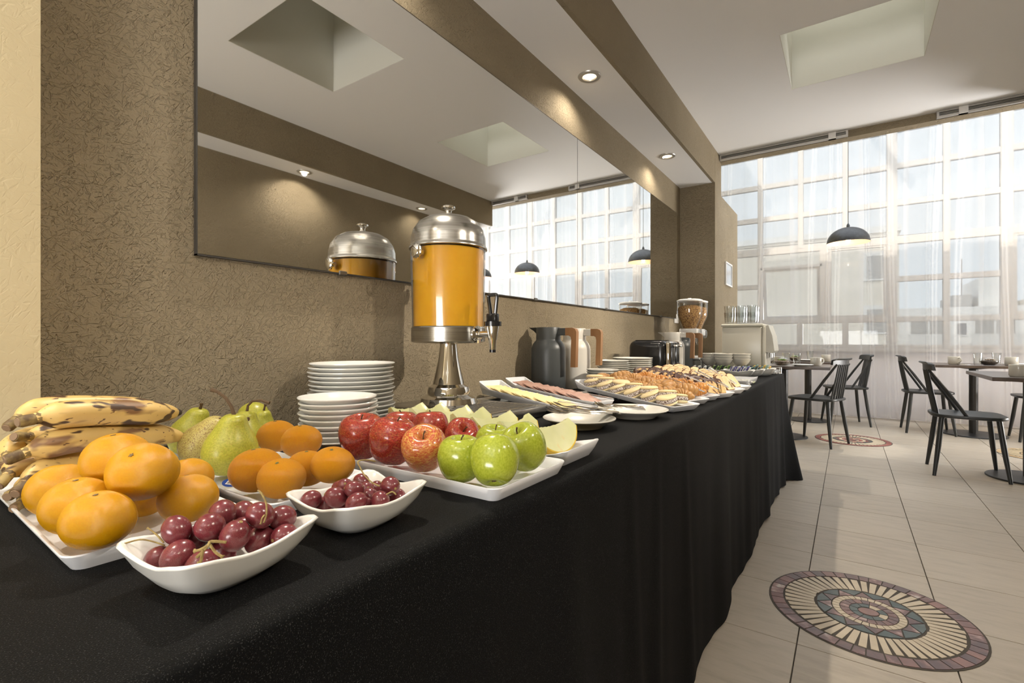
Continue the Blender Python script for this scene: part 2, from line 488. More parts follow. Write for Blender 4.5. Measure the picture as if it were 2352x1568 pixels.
def stone(name, pts, mat, parent, h=0.0032):
    return MB().prism(pts, 0.0, h).build(name, mat, parent, ang=0)
def mosaic(x, y, R, label, full, pal):
    root = thing('floor_mosaic', label, 'floor mosaic', (x, y, 0.0002), rot=0.1)
    MB().cyl((0, 0, 0), R, 0.0018, 64).build('grout_bed', m_grout, root, ang=0)
    ox, rust, green, cream = pal
    rings = {}
    rg = random.Random(5)
    def put(name, pts, mat):
        if full: stone(name, pts, mat, root)
        else: rings.setdefault((name, mat), MB()).prism(pts, 0.0, 0.0032)
    n = 44; a = 0.0
    cuts = [2 * PI * i / n + rg.uniform(-0.018, 0.018) for i in range(n)]; cuts.append(cuts[0] + 2 * PI)
    for i in range(n):
        lo, hi, _ = wedge(0.276, 0.318, cuts[i], cuts[i + 1])
        put('rim_stone', lo + hi, rust if rg.random() < 0.16 else ox)
    n = 50
    for i in range(n):
        a = 2 * PI * i / n; l0, l1 = 0.170 + rg.uniform(-0.002, 0.002), 0.268 + rg.uniform(-0.004, 0.003)
        w0 = 0.0088 + rg.uniform(-0.0006, 0.001); w1 = 0.0105 + rg.uniform(-0.0008, 0.0012)
        ca, sa = math.cos(a), math.sin(a)
        put('ray_stone', [(l * ca - ww * sa, l * sa + ww * ca) for l, ww in ((l0, -w0), (l1, -w1), (l1, w1), (l0, w0))], cream)
    n = 12
    for i in range(n):
        a0 = 2 * PI * i / n; st = 2 * PI / n; gp = 0.02
        P = lambda r, a: (r * math.cos(a), r * math.sin(a))
        put('triangle_stone', [P(0.120, a0 + st / 2), P(0.161, a0 + st - gp), P(0.163, a0 + st / 2), P(0.161, a0 + gp)], green)
        put('triangle_stone', [P(0.117, a0 - st / 2 + gp), P(0.117, a0), P(0.117, a0 + st / 2 - gp), P(0.156, a0)], ox)
    for r0, r1, n, mt, nm_ in ((0.090, 0.112, 30, cream, 'block_stone'), (0.060, 0.087, 18, ox, 'inner_stone'), (0.034, 0.057, 9, green, 'core_stone')):
        for i in range(n):
            lo, hi, _ = wedge(r0, r1, 2 * PI * i / n, 2 * PI * (i + 1) / n, gap=0.0013)
            put(nm_, lo + hi, (cream if mt is green and i in (1, 8) else rust if mt is ox and i % 5 == 0 else mt))
    put('centre_stone', [(0.031 * math.cos(2 * PI * i / 24), 0.026 * math.sin(2 * PI * i / 24)) for i in range(24)], rust)
    for (nm_, mt), mb in rings.items():
        mb.build(nm_, mt, root, ang=0)['kind'] = 'stuff'
    return root
pal = (m_ox, m_rust, m_greenst, m_creamst)
m_red2 = NM('red marble', [(0.4, (0.20, 0.05, 0.04)), (0.7, (0.34, 0.12, 0.09))], 9, 0.35, 4)
m_ochre = NM('ochre stone', [(0.35, (0.42, 0.27, 0.12)), (0.7, (0.55, 0.40, 0.22))], 9, 0.4, 4)
m_ochre2 = NM('pale ochre stone', [(0.35, (0.48, 0.38, 0.23)), (0.7, (0.58, 0.47, 0.31))], 9, 0.4, 4)
mosaic(*MOS[0], 'large round mosaic of oxblood and cream stone in the near floor', True, pal)
mosaic(*MOS[1], 'round red and cream mosaic under the chair by the buffet end', False, (m_red2, m_red2, m_greenst, m_creamst))
mosaic(*MOS[2], 'pale ochre round mosaic between the legs of the two dining tables', False, (m_ochre, m_ochre2, m_ochre, m_ochre2))

# ------------------------------------------------------------------ window wall
WY = 7.98; YF0, YF1 = 7.95, 8.03
XM = [-1.70, -1.06, -0.55, -0.03, 0.465, 0.995, 1.525, 2.05, 2.575, 3.10, 3.62, 4.14, 4.60]
ZT = [0.91, 1.285, 1.80, 2.30, 2.775, 3.25, 3.72, 4.2]
MAINP = {0.465, 1.525, 2.575, 3.62}
win = thing('window_1', None, None, (0, 0, 0), kind='structure')
def bar(name, x0, x1, z0, z1, y0=YF0, y1=YF1, mat=m_frame):
    return MB().rbox(x0, x1, y0, y1, z0, z1, 0.006, 1).build(name, mat, win, ang=0)
for x in XM:
    hw = 0.055 if x in MAINP else 0.033
    tall = x not in (-0.55, -0.03)
    bar('mullion', x - hw, x + hw, 0.90 if tall else 2.30, 4.25)
for x in (-0.56, -0.03):
    bar('mullion', x - 0.035, x + 0.035, 0.90, 1.285)
bar('mullion', -0.325, -0.215, 1.285, 2.30)
for z in ZT:
    hz = 0.05 if z in (2.30, 0.91) else 0.035
    if z == 1.80:
        for x0, x1 in ((-1.70, -1.06), (0.465, 1.525), (2.575, 3.62)): bar('transom', x0, x1, z - hz, z + hz, 7.955, 8.025)
    else:
        bar('transom', -1.72, 4.62, z - hz, z + hz, 7.955, 8.025)
def pane(x0, x1, z0, z1, parent=win):
    return MB().box(x0, x1, 7.985, 7.991, z0, z1).build('pane', m_glass, parent, ang=0)
for k in range(len(ZT) - 1):
    z0, z1 = ZT[k] + 0.03, ZT[k + 1] - 0.03
    for i in range(len(XM) - 1):
        x0, x1 = XM[i], XM[i + 1]
        mid = -1.06 <= x0 < 0.465
        if k in (1, 2) and (mid or 1.525 <= x0 < 2.575 or x0 >= 3.62): continue
        pane(x0 + 0.03, x1 - 0.03, z0, z1)
def casement(x0, x1, z0, z1, tilt):
    c = thing('casement', None, None, (0, 7.99, z1)); c.parent = win; c.rotation_euler = (tilt, 0, 0)
    f = 0.035; h = z1 - z0
    MB().box(x0, x0 + f, -0.025, 0.025, -h, 0).box(x1 - f, x1, -0.025, 0.025, -h, 0).box(x0 + f, x1 - f, -0.025, 0.025, -h, -h + f).box(x0 + f, x1 - f, -0.025, 0.025, -f, 0).build('casement_frame', m_frame, c, ang=0)
    MB().box(x0 + f, x1 - f, -0.003, 0.003, -h + f, -f).build('pane', m_glass, c, ang=0)
for x0, x1, tilt in ((-1.03, -0.322, 0.2), (-0.222, 0.415, 0.0), (1.575, 2.525, 0.0), (3.67, 4.58, 0.0)):
    if tilt:
        pane(x0, x1, 2.06, 2.26); bar('transom', x0 - 0.03, x1 + 0.03, 2.03, 2.075)
        casement(x0, x1, 1.315, 2.04, tilt)
    else:
        casement(x0, x1, 1.315, 2.265, 0.0)
bar('sill', -1.72, 4.62, 0.86, 0.905, 7.90, 8.06)

# glass roof over the dining end
rf = struct('roof_glazing', MB().box(-1.9, 4.75, 4.75, 8.2, 4.40, 4.41), m_roofglass)
for x in (-1.7, -0.1, 1.5, 3.1, 4.55):
    MB().box(x - 0.03, x + 0.03, 4.8, 8.1, 4.28, 4.40).build('beam', m_frame, rf, ang=0)
MB().box(-1.75, 4.6, 6.97, 7.05, 4.20, 4.28).build('beam', m_frame, rf, ang=0)

# curtains: sheer panels, each its own cloth
def curtain(x0, x1, y, seed, label, amp=0.028):
    rg = random.Random(seed)
    n = int((x1 - x0) / 0.011); mz = 16
    fr = [(rg.uniform(2.2, 4.2), rg.uniform(0, 6.28), 0.55), (rg.uniform(5, 7), rg.uniform(0, 6.28), 0.3), (rg.uniform(11, 14), rg.uniform(0, 6.28), 0.08)]
    pl = [(rg.uniform(x0 + 0.05, x1 - 0.05), rg.uniform(-0.05, 0.05)) for _ in range(max(3, int((x1 - x0) * 3.0)))]
    vs, fs = [], []
    for j in range(mz + 1):
        z = 0.03 + (4.12 - 0.03) * j / mz
        for i in range(n + 1):
            x = x0 + (x1 - x0) * i / n
            d = 0
            for f, ph, a in fr: d += a * math.sin(f * x * 2 * PI / 1.2 + ph + 0.15 * math.sin(z * 1.3 + ph)) * (0.75 + 0.25 * math.sin(z * 0.9 + ph))
            dx = 0
            for px, sl in pl:
                u = (x - px - sl * (z - 2) * 0.6) / 0.016
                if abs(u) < 3: d -= 1.5 * math.exp(-u * u); dx += 0.010 * u * math.exp(-u * u)
            vs.append((x + dx + 0.012 * math.sin(z * 1.7 + i * 0.05), y + amp * d, z))
    for j in range(mz):
        for i in range(n):
            a = j * (n + 1) + i
            fs.append((a, a + 1, a + n + 2, a + n + 1))
    t = thing('curtain', label, 'curtain', (0, 0, 0), group='sheer curtains along the window wall')
    MB().add(vs, fs).build('cloth', m_curtain, t, ang=180)
    # stitched hem, a doubled band along the bottom edge
    hv, hf = [], []
    for i in range(n + 1):
        p = vs[i]
        for z in (0.03, 0.20): hv.append((p[0], p[1] - 0.003, z))
    for i in range(n): hf.append((2 * i, 2 * i + 2, 2 * i + 3, 2 * i + 1))
    MB().add(hv, hf).build('hem', m_curtain, t, ang=180)
CURT = [(-1.68, -0.62, 7.84, 'sheer white curtain panel behind the drink machine and its glasses'),
        (-0.66, 0.16, 7.80, 'sheer white curtain panel behind the black pendant lamp in view'),
        (0.12, 0.62, 7.85, 'narrow sheer white curtain panel in front of the thick window post'),
        (0.58, 1.30, 7.80, 'sheer white curtain panel behind the dining chairs facing away from the buffet'),
        (1.27, 2.10, 7.84, 'sheer white curtain panel at the picture edge behind the mugs'),
        (2.06, 3.0, 7.80, 'sheer white curtain panel seen only in the mirror, right of its joint'),
        (2.96, 3.8, 7.84, 'sheer white curtain panel seen only in the mirror, beside its hanging lamp'),
        (3.76, 4.56, 7.80, 'sheer white curtain panel in the mirror next to the juice dispenser')]
for k, (a, b_, y, lab) in enumerate(CURT): curtain(a, b_, y, 11 + k, lab)
MB().tube([(-1.7, 7.82, 4.15), (4.58, 7.82, 4.15)], 0.015, 8).build('curtain_rail', m_frame)
tag(bpy.data.objects['curtain_rail'], 'metal rail carrying the sheer curtains above the tall window', 'rail')

# ------------------------------------------------------------------ outside
m_fac = NM('sunlit beige render', [(0.3, (0.76, 0.69, 0.58)), (0.7, (0.84, 0.77, 0.66))], 0.5, 0.9)
m_fac2 = NM('white render', [(0.3, (0.86, 0.84, 0.80)), (0.7, (0.92, 0.90, 0.86))], 0.4, 0.9)
m_shut = M('grey shutter', (0.42, 0.40, 0.37), 0.6)
m_winf = M('pale window surround', (0.80, 0.78, 0.74), 0.6)
m_winb = M('dark far window', (0.10, 0.11, 0.12), 0.25)
m_balc = M('balcony slab', (0.80, 0.77, 0.72), 0.7)
m_rail = M('balcony railing', (0.25, 0.24, 0.23), 0.5)
struct('ground_outside', MB().box(-60, 80, 9, 120, -9.1, -9.0), M('street asphalt', (0.15, 0.15, 0.15), 0.9))
b = thing('apartment_building', 'beige building with pale window surrounds seen through the left curtains', 'building', (0, 20, -9))
MB().box(-7.0, 1.35, 0, 10, 0, 13.55).build('wall', m_fac, b, ang=0)
MB().box(-7.1, 1.40, -0.12, 10, 13.55, 13.75).build('cornice', m_fac2, b, ang=0)
for zi in range(5):
    z0 = 12.0 - zi * 1.75
    for x0 in (0.42, -4.6, -6.3):
        f = MB().box(x0, x0 + 0.85, -0.08, 0.02, z0, z0 + 0.95).build('window', m_winf, b, ang=0)
        MB().box(x0 + 0.09, x0 + 0.76, -0.1, -0.05, z0 + 0.06, z0 + 0.80).build('shutter', m_shut, f, ang=0)
b2 = thing('apartment_building', 'white apartment block with stacked balconies seen behind the right curtains', 'building', (0, 40, -9))
MB().box(2.6, 12.0, 0, 12, 0, 12.1).build('wall', m_fac2, b2, ang=0)
MB().box(6.6, 8.3, 1.0, 6, 12.1, 13.9).build('roof_house', m_fac2, b2, ang=0)
MB().box(5.4, 6.3, 1.0, 6, 12.1, 12.9).build('roof_house', m_shut, b2, ang=0)
MB().box(8.6, 11, 1.0, 6, 12.1, 12.5).build('roof_house', m_fac, b2, ang=0)
MB().tube([(5.9, 1.5, 12.9), (5.9, 1.5, 15.2)], 0.03, 6).build('antenna', m_rail, b2)
for zi in range(5):
    z0 = 9.9 - zi * 2.2
    for x0 in (3.0, 6.0, 9.2):
        MB().box(x0, x0 + 2.4, -1.1, 0.05, z0 - 0.18, z0).build('balcony_slab', m_balc, b2, ang=0)
        MB().box(x0, x0 + 2.4, -1.1, -1.02, z0, z0 + 0.55).build('balcony_front', m_balc, b2, ang=0)
        f = MB().box(x0 + 0.3, x0 + 2.0, -0.05, 0.05, z0, z0 + 1.5).build('window', m_shut, b2, ang=0)
        MB().box(x0 + 1.1, x0 + 1.2, -0.08, -0.03, z0, z0 + 1.5).build('window_bar', m_winf, f, ang=0)
    for x0 in (5.5, 8.6):
        f = MB().box(x0, x0 + 0.4, -0.05, 0.05, z0 + 0.5, z0 + 1.2).build('window', m_winb, b2, ang=0)
        MB().box(x0 - 0.05, x0 + 0.45, -0.08, 0.0, z0 + 0.42, z0 + 0.5).build('window_sill', m_winf, f, ang=0)
b3 = thing('apartment_building', 'pale distant building at the picture edge behind the curtains', 'building', (0, 60, -9))
MB().box(13.5, 40, 0, 10, 0, 11.5).build('wall', m_fac2, b3, ang=0)
for zi in range(4):
    for k in range(12): MB().box(14.5 + k * 2, 15.5 + k * 2, -0.06, 0.04, 9 - zi * 2.4, 10.4 - zi * 2.4).build('window', m_winb, b3, ang=0)
cb = MB(); pts = [(-6 + i * 1.0, 14, 3.35 - 0.0035 * (i - 12) ** 2 * -1 * 0.3) for i in range(25)]
tag(cb.tube(pts, 0.008, 5).build('overhead_cable', m_dark), 'thin overhead cable sagging across the street outside the window', 'cable')
tag(MB().tube([(-60, 14, 3.6), (-60, 14, -9.0)], 0.1).build('cable_pole', m_dark), 'pole of the overhead cable beyond the window', 'pole') if False else None

# ------------------------------------------------------------------ mirror, switch, framed print, lamps
m_grille_dark = M('tarnished clip metal', (0.16, 0.15, 0.13), 0.35, 0.8)
def mirror(y0, y1, lab):
    t = thing('wall_mirror', lab, 'mirror', (-1.25, y0, 1.203))
    L = y1 - y0
    MB().box(0.002, 0.0135, 0, L, 0, 0.922).build('glass', m_mirror, t, ang=0)
    MB().box(0.001, 0.0128, -0.0025, 0, -0.004, 0.924).box(0.001, 0.0128, L, L + 0.0015, -0.004, 0.924).box(0.001, 0.0128, -0.0025, L + 0.0015, -0.004, -0.0005).box(0.001, 0.0128, 0, L, 0.922, 0.924).build('edge', m_dark, t, ang=0)
    for y in (0.38, L - 0.45):
        MB().rbox(0.001, 0.0165, y, y + 0.028, -0.007, 0.006, 0.002, 1).build('clip', m_grille_dark, t, ang=0)
mirror(0.521, 2.440, 'wide wall mirror behind the juice dispenser, longer of the two mirrors')
mirror(2.4445, 4.352, 'wall mirror next to the pillar, right of the vertical mirror joint')
t = thing('wall_switch', 'small white switch plate on the beige wall beside the cereal dispenser', 'switch', (-1.25, 4.36, 1.16))
MB().rbox(0, 0.012, -0.055, 0.055, 0, 0.11, 0.003, 1).build('plate', m_whitep, t, ang=0)
MB().rbox(0.010, 0.016, -0.018, 0.018, 0.03, 0.08, 0.002, 1).build('rocker', m_whitep, t, ang=0)
t = thing('framed_sign', 'small white framed sign under glass on the wall behind the drink machine', 'sign', (-0.952, 4.90, 1.53))
fm = MB(); fm.box(0.001, 0.014, 0, 0.30, 0, 0.014).box(0.001, 0.014, 0, 0.30, 0.206, 0.22).box(0.001, 0.014, 0, 0.014, 0.014, 0.206).box(0.001, 0.014, 0.286, 0.30, 0.014, 0.206)
fm.build('frame', m_whitep, t, ang=0)
MB().box(0.002, 0.008, 0.014, 0.286, 0.014, 0.206).build('glass', M('reflective sign glass', (0.70, 0.74, 0.78), 0.06, 0.55), t, ang=0)

def downlight(x, y, lab, z=ZS, power=1.0, spot=150, blend=0.7, tint=WARM, aim=None, cone=60, bp=1.0):
    t = thing('downlight', lab, 'downlight', (x, y, z))
    L = []
    for r, zz in ((0.034, -0.001), (0.037, -0.007), (0.056, -0.006), (0.060, -0.0005), (0.060, 0.0)):
        L.append((r, zz))
    MB().lathe([(0.0335, 0.0), *L], 32, cap=False).build('trim_ring', m_grille, t)
    MB().lathe([(0.0, -0.0035), (0.022, -0.0035), (0.033, -0.001), (0.033, 0.0)], 24).build('lamp', m_emit, t)
    d = bpy.data.lights.new('halogen', 'SPOT'); d.energy = DOWN_W * power; d.color = tint
    d.spot_size = math.radians(spot); d.spot_blend = blend; d.shadow_soft_size = 0.018
    l = bpy.data.objects.new('halogen', d); C.objects.link(l); l.parent = t; l.location = (0, 0, -0.016)
    if aim:
        d = bpy.data.lights.new('halogen_beam', 'SPOT'); d.energy = BEAM_W * bp; d.color = tint
        d.spot_size = math.radians(cone); d.spot_blend = 0.6; d.shadow_soft_size = 0.016
        l = bpy.data.objects.new('halogen_beam', d); C.objects.link(l); l.parent = t; l.location = (0, 0, -0.018)
        l.rotation_euler = (Vector(aim) - Vector((x, y, z - 0.018))).to_track_quat('-Z', 'Y').to_euler()
    return t
TZ_ = 0.77
YS = [(-0.33, 'behind the camera'), (1.00, 'above the fruit trays'), (2.33, 'above the thermos jugs'), (3.66, 'nearest the pillar')]
for y, s_ in YS:
    downlight(-1.11, y, 'recessed downlight in the buffet soffit ' + s_, power=0.5, aim=(-0.70, y - 0.25, TZ_), cone=75, bp={1.0: 1.35, 2.33: 0.6}.get(y, 1.35))
    downlight(1.175, y, 'recessed downlight in the opposite soffit, ' + {-0.33: 'behind the camera', 1.0: 'the nearer one seen in the mirror', 2.33: 'seen in the mirror just above the dispenser', 3.66: 'the last one before the curtains'}[y], power=0.25 if y > 3 else 1.0, aim=(-1.25, y - 0.25, 0.85), cone=50, bp={-0.33: 0.5, 1.0: 1.3, 2.33: 6.0, 3.66: 4.0}[y])

m_lampo = NM('black hammered metal', [(0.4, (0.006, 0.006, 0.0065)), (0.7, (0.02, 0.02, 0.021))], 30, 0.45, 3, bmp=(60, 0.3, 0.002))
m_lampi = M('copper paint inside shade', (0.72, 0.50, 0.36), 0.4)
m_bulb = bpy.data.materials.new('bulb glow'); m_bulb.use_nodes = True
_b = m_bulb.node_tree.nodes['Principled BSDF']; _b.inputs['Emission Color'].default_value = (1, 0.72, 0.36, 1); _b.inputs['Emission Strength'].default_value = 9.0
def pendant(x, y, lab):
    t = thing('pendant_lamp', lab, 'pendant lamp', (x, y, 2.16), group='dome pendant lamps over the dining tables')
    R = 0.215
    o = [(R * math.cos(a), 0.185 * math.sin(a) ** 0.95) for a in [PI / 2 * k / 14 for k in range(14)]] + [(0.018, 0.187)]
    i = [(r - 0.004, z - 0.004) for r, z in o[1:]]
    MB().lathe(o, 40, cap=False).build('shade', m_lampo, t)
    MB().lathe([(R, 0.0)] + [(max(r, 0.015), z) for r, z in i], 40, cap=False).build('shade_lining', m_lampi, t)
    MB().lathe([(0.017, 0.18), (0.017, 0.205), (0.010, 0.225), (0.004, 0.23)], 16).build('cap', m_lampo, t)
    MB().tube([(0, 0, 0.228), (0, 0, 2.04)], 0.0035, 6).build('cord', m_dark, t)
    MB().lathe([(0.013, 0.176), (0.013, 0.075), (0.008, 0.07)], 12).build('socket', m_dark, t)
    MB().sph((0, 0, 0.036), 0.026, 0.026, 0.034, 16, 10).build('bulb', m_bulb, t)
    d = bpy.data.lights.new('bulb_light', 'POINT'); d.energy = 4.0; d.color = (1, 0.78, 0.50); d.shadow_soft_size = 0.004
    l = bpy.data.objects.new('bulb_light', d); C.objects.link(l); l.parent = t; l.location = (0, 0, -0.004)
pendant(0.0, 7.0, 'black dome pendant lamp hanging before the curtains, in direct view')
pendant(2.04, 7.03, 'black dome pendant lamp seen in the mirror beside the juice dispenser')
pendant(3.06, 7.03, 'black dome pendant lamp whose edge shows in the mirror at the dispenser lid')

# added spot that makes the sunny floor patch at the aisle mosaic
t = thing('added_spotlight', 'added black spotlight on the roof beam, standing in for floor sunlight', 'spotlight', (0.28, 6.97, 4.2))
MB().cyl((0, -0.06, -0.16), 0.04, 0.12, 16).build('can', m_blackp, t)
MB().tube([(0, -0.06, -0.05), (0, 0, 0.0)], 0.01, 8).build('bracket', m_blackp, t)
d = bpy.data.lights.new('spot', 'SPOT'); d.energy = 250; d.color = (1, 0.93, 0.82); d.spot_size = math.radians(15); d.spot_blend = 0.5; d.shadow_soft_size = 0.02
l = bpy.data.objects.new('spot', d); C.objects.link(l); l.parent = t; l.location = (0, -0.06, -0.17)
l.rotation_euler = (Vector((0.0, 5.72, 0)) - Vector((0.28, 6.91, 4.03))).to_track_quat('-Z', 'Y').to_euler()
for k_, (x_, y_) in enumerate(((0.0, 0.5), (0.0, 2.55), (0.55, -1.2), (-0.5, -1.2))):
    downlight(x_, y_, 'recessed ceiling downlight ' + ('between the skylights', 'beyond the second skylight', 'behind the camera, nearer the right wall', 'behind the camera, nearer the mirror wall')[k_] if k_ else 'recessed ceiling downlight before the first skylight', z=H, power=0.0 if k_ < 2 else 0.8, tint=(1, 0.9, 0.76)) if k_ > 1 else None

# ------------------------------------------------------------------ the buffet cloth
TZ = 0.77
def tablecloth():
    X0, X1, Y0, Y1 = -1.243, -0.388, -0.75, 4.12
    r = 0.018
    # outline of the tabletop walked along front edge then far end
    ny = 300
    path = []
    for i in range(ny + 1): path.append((X1, Y0 + (Y1 - 0.03 - Y0) * i / ny, 1.0, 0.0))
    for k in range(1, 9):
        a = PI / 2 * k / 8
        path.append((X1 - 0.03 + 0.03 * math.cos(a), Y1 - 0.03 + 0.03 * math.sin(a), math.cos(a), math.sin(a)))
    for i in range(1, 41): path.append((X1 - 0.03 - (X1 - 0.03 - X0) * i / 40, Y1, 0.0, 1.0))
    prof = [(-r, 0.0), (-r * 0.4, 0.0012), (-r * 0.1, 0.006), (0.0, 0.018)] + [(0.002, 0.018 + 0.737 * (k / 16)) for k in range(1, 17)]
    rg = random.Random(4)
    L = []; s_ = 0.0
    folds = [(0.72, 0.10, 0.030), (1.02, 0.05, 0.018), (1.20, 0.045, 0.016), (1.44, 0.05, 0.016), (1.95, 0.16, 0.02), (2.55, 0.12, 0.018), (3.1, 0.10, 0.016), (3.55, 0.08, 0.018), (3.86, 0.05, 0.025), (0.3, 0.12, 0.03), (-0.1, 0.1, 0.03)]
    prev = None
    for (x, y, nx, ny_) in path:
        if prev: s_ += math.hypot(x - prev[0], y - prev[1])
        prev = (x, y); sy = y + (X1 - x) * 0.9
        corner = math.exp(-((sy - 4.13) / 0.10) ** 2)
        row = []
        for d, drop in prof:
            q = max(0, (drop - 0.018) / 0.737)
            o = d
            for c, wd, am in folds:
                sl = 0.06 * math.sin(c * 9) * q
                o += am * q ** 0.8 * math.exp(-((sy - c - sl) / (wd * (0.45 + 0.55 * q))) ** 2)
            o += q * (0.003 * math.sin(sy * 17) + 0.0015 * math.sin(sy * 41 + 1)) + 0.13 * corner * q ** 1.4 + 0.006 * q
            tip = 0.03 * corner * q
            row.append((x + nx * o, y + ny_ * o, TZ - drop - tip + 0.006 * q * math.sin(sy * 13) * q))
        L.append(row)
    n = len(prof); vs = [p for row in L for p in row]; fs = []
    for i in range(len(L) - 1):
        for j in range(n - 1):
            fs.append((i * n + j, (i + 1) * n + j, (i + 1) * n + j + 1, i * n + j + 1))
    mb = MB().add(vs, fs)
    # flat top, one strip fan between the inner edge of the drape and the wall side
    top = [L[i][0] for i in range(len(L))]
    tv, tf = [], []
    for i in range(ny + 1):
        p = top[i]; xw = X0 if p[1] > 0.243 else -1.168; tv += [p, ((p[0] + X0) / 2, p[1], TZ), (xw, p[1], TZ)]
    for i in range(ny): tf += [(3 * i, 3 * i + 3, 3 * i + 4, 3 * i + 1)[::-1], (3 * i + 1, 3 * i + 4, 3 * i + 5, 3 * i + 2)[::-1]]
    mb.add(tv, tf)
    e = [top[i] for i in range(ny, len(top))]
    base = len(mb.v)
    yl = top[ny][1]
    ev, ef = [], []
    for p in e: ev += [p, (p[0], min(p[1], yl), TZ)]
    for i in range(len(e) - 1): ef.append((2 * i, 2 * i + 2, 2 * i + 3, 2 * i + 1)[::-1])
    mb.add(ev, ef)
    o = mb.build('tablecloth', m_cloth, ang=60)
    return tag(o, 'long black cloth draped to the floor over the buffet table', 'tablecloth')
tablecloth()
# the table under the cloth
bt = thing('buffet_table', 'long buffet table hidden beneath the black cloth', 'table', (-0.82, 1.7, 0))
MB().box(-0.42, 0.405, -2.4, 2.39, 0.735, 0.766).build('tabletop', M('raw table board', (0.3, 0.2, 0.12), 0.7), bt, ang=0)

# ================================================================== on the buffet
T0 = TZ
# ------------------------------------------------------------------ trays
def tray_mesh(hx, hy, h, r=0.018, flare=0.010, lift=0.0, near=1.0, th=0.004):
    """rectangular tray, rim waved and lifted at the two short ends"""
    mb = MB()
    def zf(x, y):
        e = max(0, (abs(x) - hx * 0.78) / (hx * 0.22))
        return lift * (near if x > 0 else 1.0) * e * e * (3 - 2 * e)
    i1 = 0.62
    L = [rrect(hx - flare, hy - flare, r * 0.7, z=0.0),
         rrect(hx - flare * 0.4, hy - flare * 0.4, r * 0.9, z=h * 0.55, zf=lambda x, y: zf(x, y) * 0.5),
         rrect(hx, hy, r, z=h, zf=zf),
         rrect(hx - 0.0006, hy - 0.0006, r, z=h + 0.0015, zf=zf),
         rrect(hx - th, hy - th, r - 0.002, z=h + 0.0008, zf=zf),
         rrect(hx - flare * 0.5 - th, hy - flare * 0.5 - th, r * 0.9, z=h * 0.55, zf=lambda x, y: zf(x, y) * 0.5),
         rrect(hx - flare - th, hy - flare - th, r * 0.7, z=th)]
    return mb.loops(L, True, True).mesh('tray', m_mel, 50)
def tray(x0, x1, y0, y1, h, label, group=None, rot=0.0, tilt=0.0, z=T0, **kw):
    o = place('serving_tray', tray_mesh((x1 - x0) / 2, (y1 - y0) / 2, h, **kw), None, ((x0 + x1) / 2, (y0 + y1) / 2, z), (0, tilt, rot))
    return tag(o, label, 'tray', group)
tray(-1.075, -0.624, 0.152, 0.330, 0.017, 'white tray under the large oranges and bananas', rot=-0.03)
tray(-1.10, -0.612, 0.342, 0.520, 0.018, 'white tray holding the tangerines and pears', rot=0.0)
tray(-0.815, -0.407, 0.554, 0.768, 0.020, 'white tray of red and green apples')
tray(-0.90, -0.418, 0.775, 0.935, 0.014, 'white tray with upturned ends under the melon wedges', lift=0.016, flare=0.016)

# ------------------------------------------------------------------ fruit meshes and materials
m_orange = NM('orange peel', [(0.3, (0.57, 0.255, 0.0015)), (0.7, (0.60, 0.30, 0.003))], 18, 0.27, 3, spec=0.5, spots=[(26, 0.66, (0.55, 0.33, 0.03), 0.12), (90, 0.74, (0.30, 0.14, 0.03), 0.06)], bmp=(520, 0.35, 0.0012))
m_tang = NM('tangerine peel', [(0.3, (0.70, 0.265, 0.002)), (0.7, (0.74, 0.34, 0.004))], 22, 0.27, 3, spec=0.45, spots=[(60, 0.72, (0.55, 0.30, 0.03), 0.06)], bmp=(430, 0.7, 0.0016))
m_scar = M('brown stem scar', (0.16, 0.10, 0.035), 0.8)
m_gscar = M('green brown scar', (0.10, 0.095, 0.02), 0.8)
m_stem = NM('woody stem', [(0.4, (0.06, 0.035, 0.016)), (0.7, (0.15, 0.09, 0.04))], 120, 0.8)
m_pear = NM('green pear skin', [(0.3, (0.30, 0.32, 0.03)), (0.65, (0.46, 0.44, 0.06))], 14, 0.33, 3, spots=[(20, 0.60, (0.33, 0.22, 0.05), 0.14), (320, 0.66, (0.17, 0.18, 0.03), 0.05)])
m_pear2 = NM('bruised russet pear skin', [(0.3, (0.42, 0.34, 0.09)), (0.65, (0.52, 0.45, 0.15))], 14, 0.4, 3, spots=[(22, 0.50, (0.24, 0.14, 0.05), 0.14), (320, 0.72, (0.22, 0.18, 0.05), 0.05)])
m_gapple = NM('green apple skin', [(0.3, (0.27, 0.335, 0.02)), (0.7, (0.41, 0.455, 0.05))], 12, 0.2, 3, spots=[(240, 0.70, (0.55, 0.56, 0.18), 0.04)], **{'Coat Weight': 0.3, 'Coat Roughness': 0.1})
